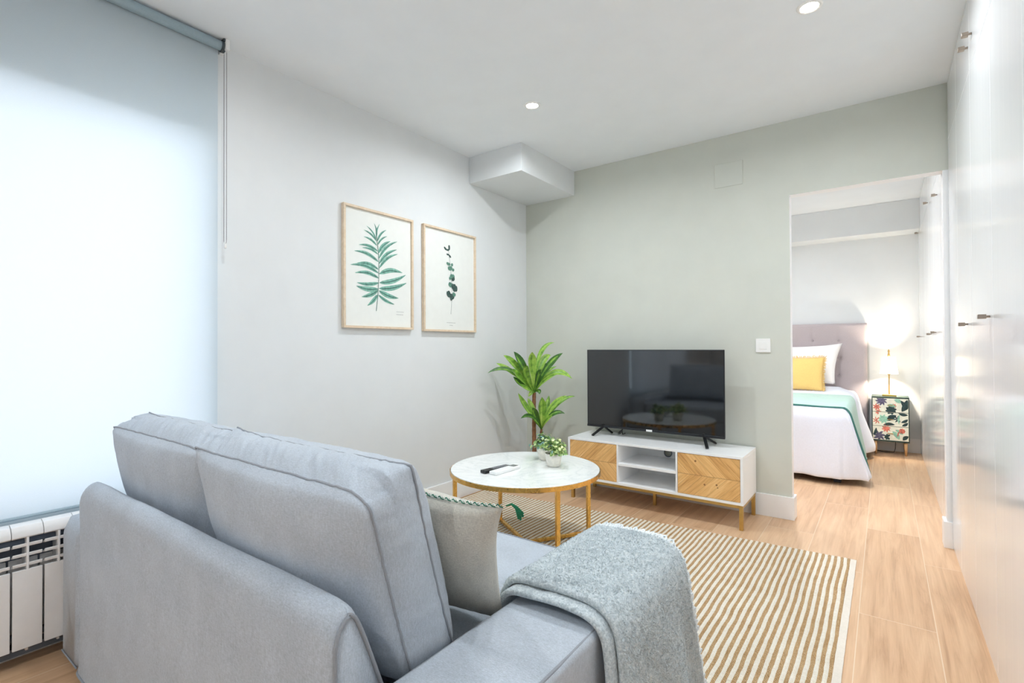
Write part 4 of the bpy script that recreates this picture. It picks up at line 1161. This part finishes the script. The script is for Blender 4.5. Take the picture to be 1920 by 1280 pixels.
b.box(NX0, NX0+.007, NY0, NY0+.016, NZ0+.012, NZ1-.012); b.box(NX1-.007, NX1, NY0, NY0+.016, NZ0+.012, NZ1-.012)
b.build('carcass', 'ns_box', ns, bevel=.0012)
for (x, y) in ((NX0+.03, NY0+.03), (NX1-.03, NY0+.03), (NX0+.03, NY1-.03), (NX1-.03, NY1-.03)):
    MB().lathe(x, y, [(.009, 0), (.016, NZ0)], 14).build('leg', 'legwood', ns, smooth=True)
dz = (NZ1-NZ0-.024)/3; yf = NY0-.0005
def cluster(b, cx, cz, r, n, a0, mi, wd, clip):
    for k in range(n):
        a = a0+2*PI*k/n*(1 if n > 6 else .8); e = (cx+r*math.cos(a), cz+r*math.sin(a)); leaf2(b, (cx, cz), e, wd, mi, clip)
lay = [0]
def leaf2(b, a, c, wd, mi, clip, bend=.08):
    lay[0] += 1; y = yf-.0004-lay[0]*.000006
    a, c = Vector(a), Vector(c); d = c-a; nn = Vector((-d.y, d.x)); n = 8; vs = []
    for k in range(n+1):
        s = k/n; q = a+d*s+nn*bend*math.sin(PI*s); h = wd*math.sin(PI*(s*.96+.02))**.8/2; m = nn.normalized()
        for sg in (-1, 1):
            w_ = q+m*h*sg; vs.append((min(clip[1], max(clip[0], w_.x)), y, min(clip[3], max(clip[2], w_.y))))
    b.add(vs, [(2*k, 2*k+1, 2*k+3, 2*k+2) for k in range(n)], mi)
# artwork read off the drawer fronts: x, z as fractions of the whole front
art = [('cl', .25, .93, .13, 9, .3, 4, .030), ('cl', .12, .78, .09, 7, .8, 3, .022), ('lf', .62, .97, .80, .90, 2, .07), ('lf', .97, .97, .82, .70, 1, .09), ('lf', .80, .95, .92, .74, 1, .06), ('cl', .60, .82, .06, 7, 0, 3, .02), ('cl', .52, .72, .12, 8, .2, 1, .045), ('lf', .42, .83, .66, .80, 2, .05), ('cl', .16, .66, .07, 6, .3, 3, .02),
       ('lf', .98, .62, .72, .66, 1, .05), ('lf', .40, .46, .66, .60, 1, .08), ('cl', .70, .52, .10, 5, 1.2, 1, .020), ('lf', .98, .52, .80, .44, 1, .045), ('lf', .98, .44, .82, .36, 1, .045), ('lf', .30, .36, .62, .38, 1, .05), ('cl', .30, .50, .12, 8, .5, 2, .035), ('cl', .12, .46, .10, 6, 1, 3, .016), ('lf', .74, .40, .76, .62, 2, .03),
       ('cl', .38, .28, .10, 8, .2, 3, .026), ('cl', .18, .10, .14, 7, .1, 4, .036), ('lf', .10, .28, .02, .10, 1, .04), ('lf', .56, .22, .74, .04, 2, .07), ('lf', .64, .26, .84, .16, 2, .05), ('cl', .82, .24, .07, 9, 0, 3, .030), ('lf', .70, .10, .76, .24, 3, .02), ('lf', .84, .03, .99, .13, 1, .06), ('cl', .42, .08, .08, 6, .9, 1, .03)]
FW, FH = NX1-NX0-.014, NZ1-NZ0-.024
for i in range(3):
    z0 = NZ0+.012+dz*i+.0025; z1 = z0+dz-.005; clip = (NX0+.009, NX1-.009, z0+.001, z1-.001)
    b = MB(); b.box(NX0+.008, NX1-.008, yf, NY0+.015, z0, z1, 0)
    for q in art:
        if q[0] == 'cl':
            cx, cz = NX0+.007+FW*q[1], NZ0+.012+FH*q[2]
            if z0-.06 < cz < z1+.06 and z0 < cz+.03 and cz-.03 < z1: cluster(b, cx, cz, q[3]*FW*1.35, q[4], q[5], q[6], q[7]*.62, clip)
        else:
            a = (NX0+.007+FW*q[1], NZ0+.012+FH*q[2]); c = (NX0+.007+FW*q[3], NZ0+.012+FH*q[4]); m = (a[1]+c[1])/2
            if z0-.03 < m < z1+.03: leaf2(b, a, c, q[6]*.6, q[5], clip)
    d = b.build('drawer', ['ns_cream', 'ns_dark', 'ns_mint', 'ns_coral', 'ns_violet'], ns, fixn=False)
    zc = (z0+z1)/2; MB().box(2.548, 2.596, yf-.010, yf-.001, zc-.003, zc+.003).build('pull', 'brass', d, bevel=.001)
MB().tube([(2.615, 2.93, .10), (2.612, 2.90, .04), (2.60, 2.86, .006), (2.52, 2.86, .005), (2.45, 2.90, .005)], .003, 6).build('lamp_cable', 'black', None, smooth=True)
tag(bpy.data.objects['lamp_cable'], 'black lamp cable hanging to the floor behind the bedside chest', 'cable')

# bedside lamp
LX, LY = 2.566, 2.80
lp = thing('table_lamp', (LX, LY, NZ1), 'lit brass table lamp with a glowing pale shade on the bedside chest', 'lamp')
MB().box(LX-.058, LX+.058, LY-.045, LY+.045, NZ1+.0004, NZ1+.020).build('base', 'brass', lp, bevel=.003)
MB().lathe(LX, LY, [(.006, NZ1+.018), (.006, .80), (.014, .81), (.014, .835), (.004, .84), (.004, .985), (.013, .99), (.010, 1.01), (.006, 1.03), (.010, 1.045), (.004, 1.062), (0, 1.064)], 20).build('pole', 'brass', lp, smooth=True)
b = MB(); b.lathe(LX, LY, [(.078, .815), (.055, .985)], 40); b.f = [f for f in b.f if len(f) == 4]; b.m = b.m[:len(b.f)]
so = b.build('lamp_shade', 'shade', lp, smooth=True, fixn=False); sm = so.modifiers.new('thickness', 'SOLIDIFY'); sm.thickness = .0015
for zz in (.80, 1.0):
    pass
ld = bpy.data.lights.new('lamp_bulb', 'POINT'); ld.energy = BEDSIDE_LAMP_W; ld.color = (1, .86, .68); ld.shadow_soft_size = .03
lo = bpy.data.objects.new('bulb', ld); COL.objects.link(lo); lo.parent = lp; lo.location = (.028, -.028, .90-NZ1)
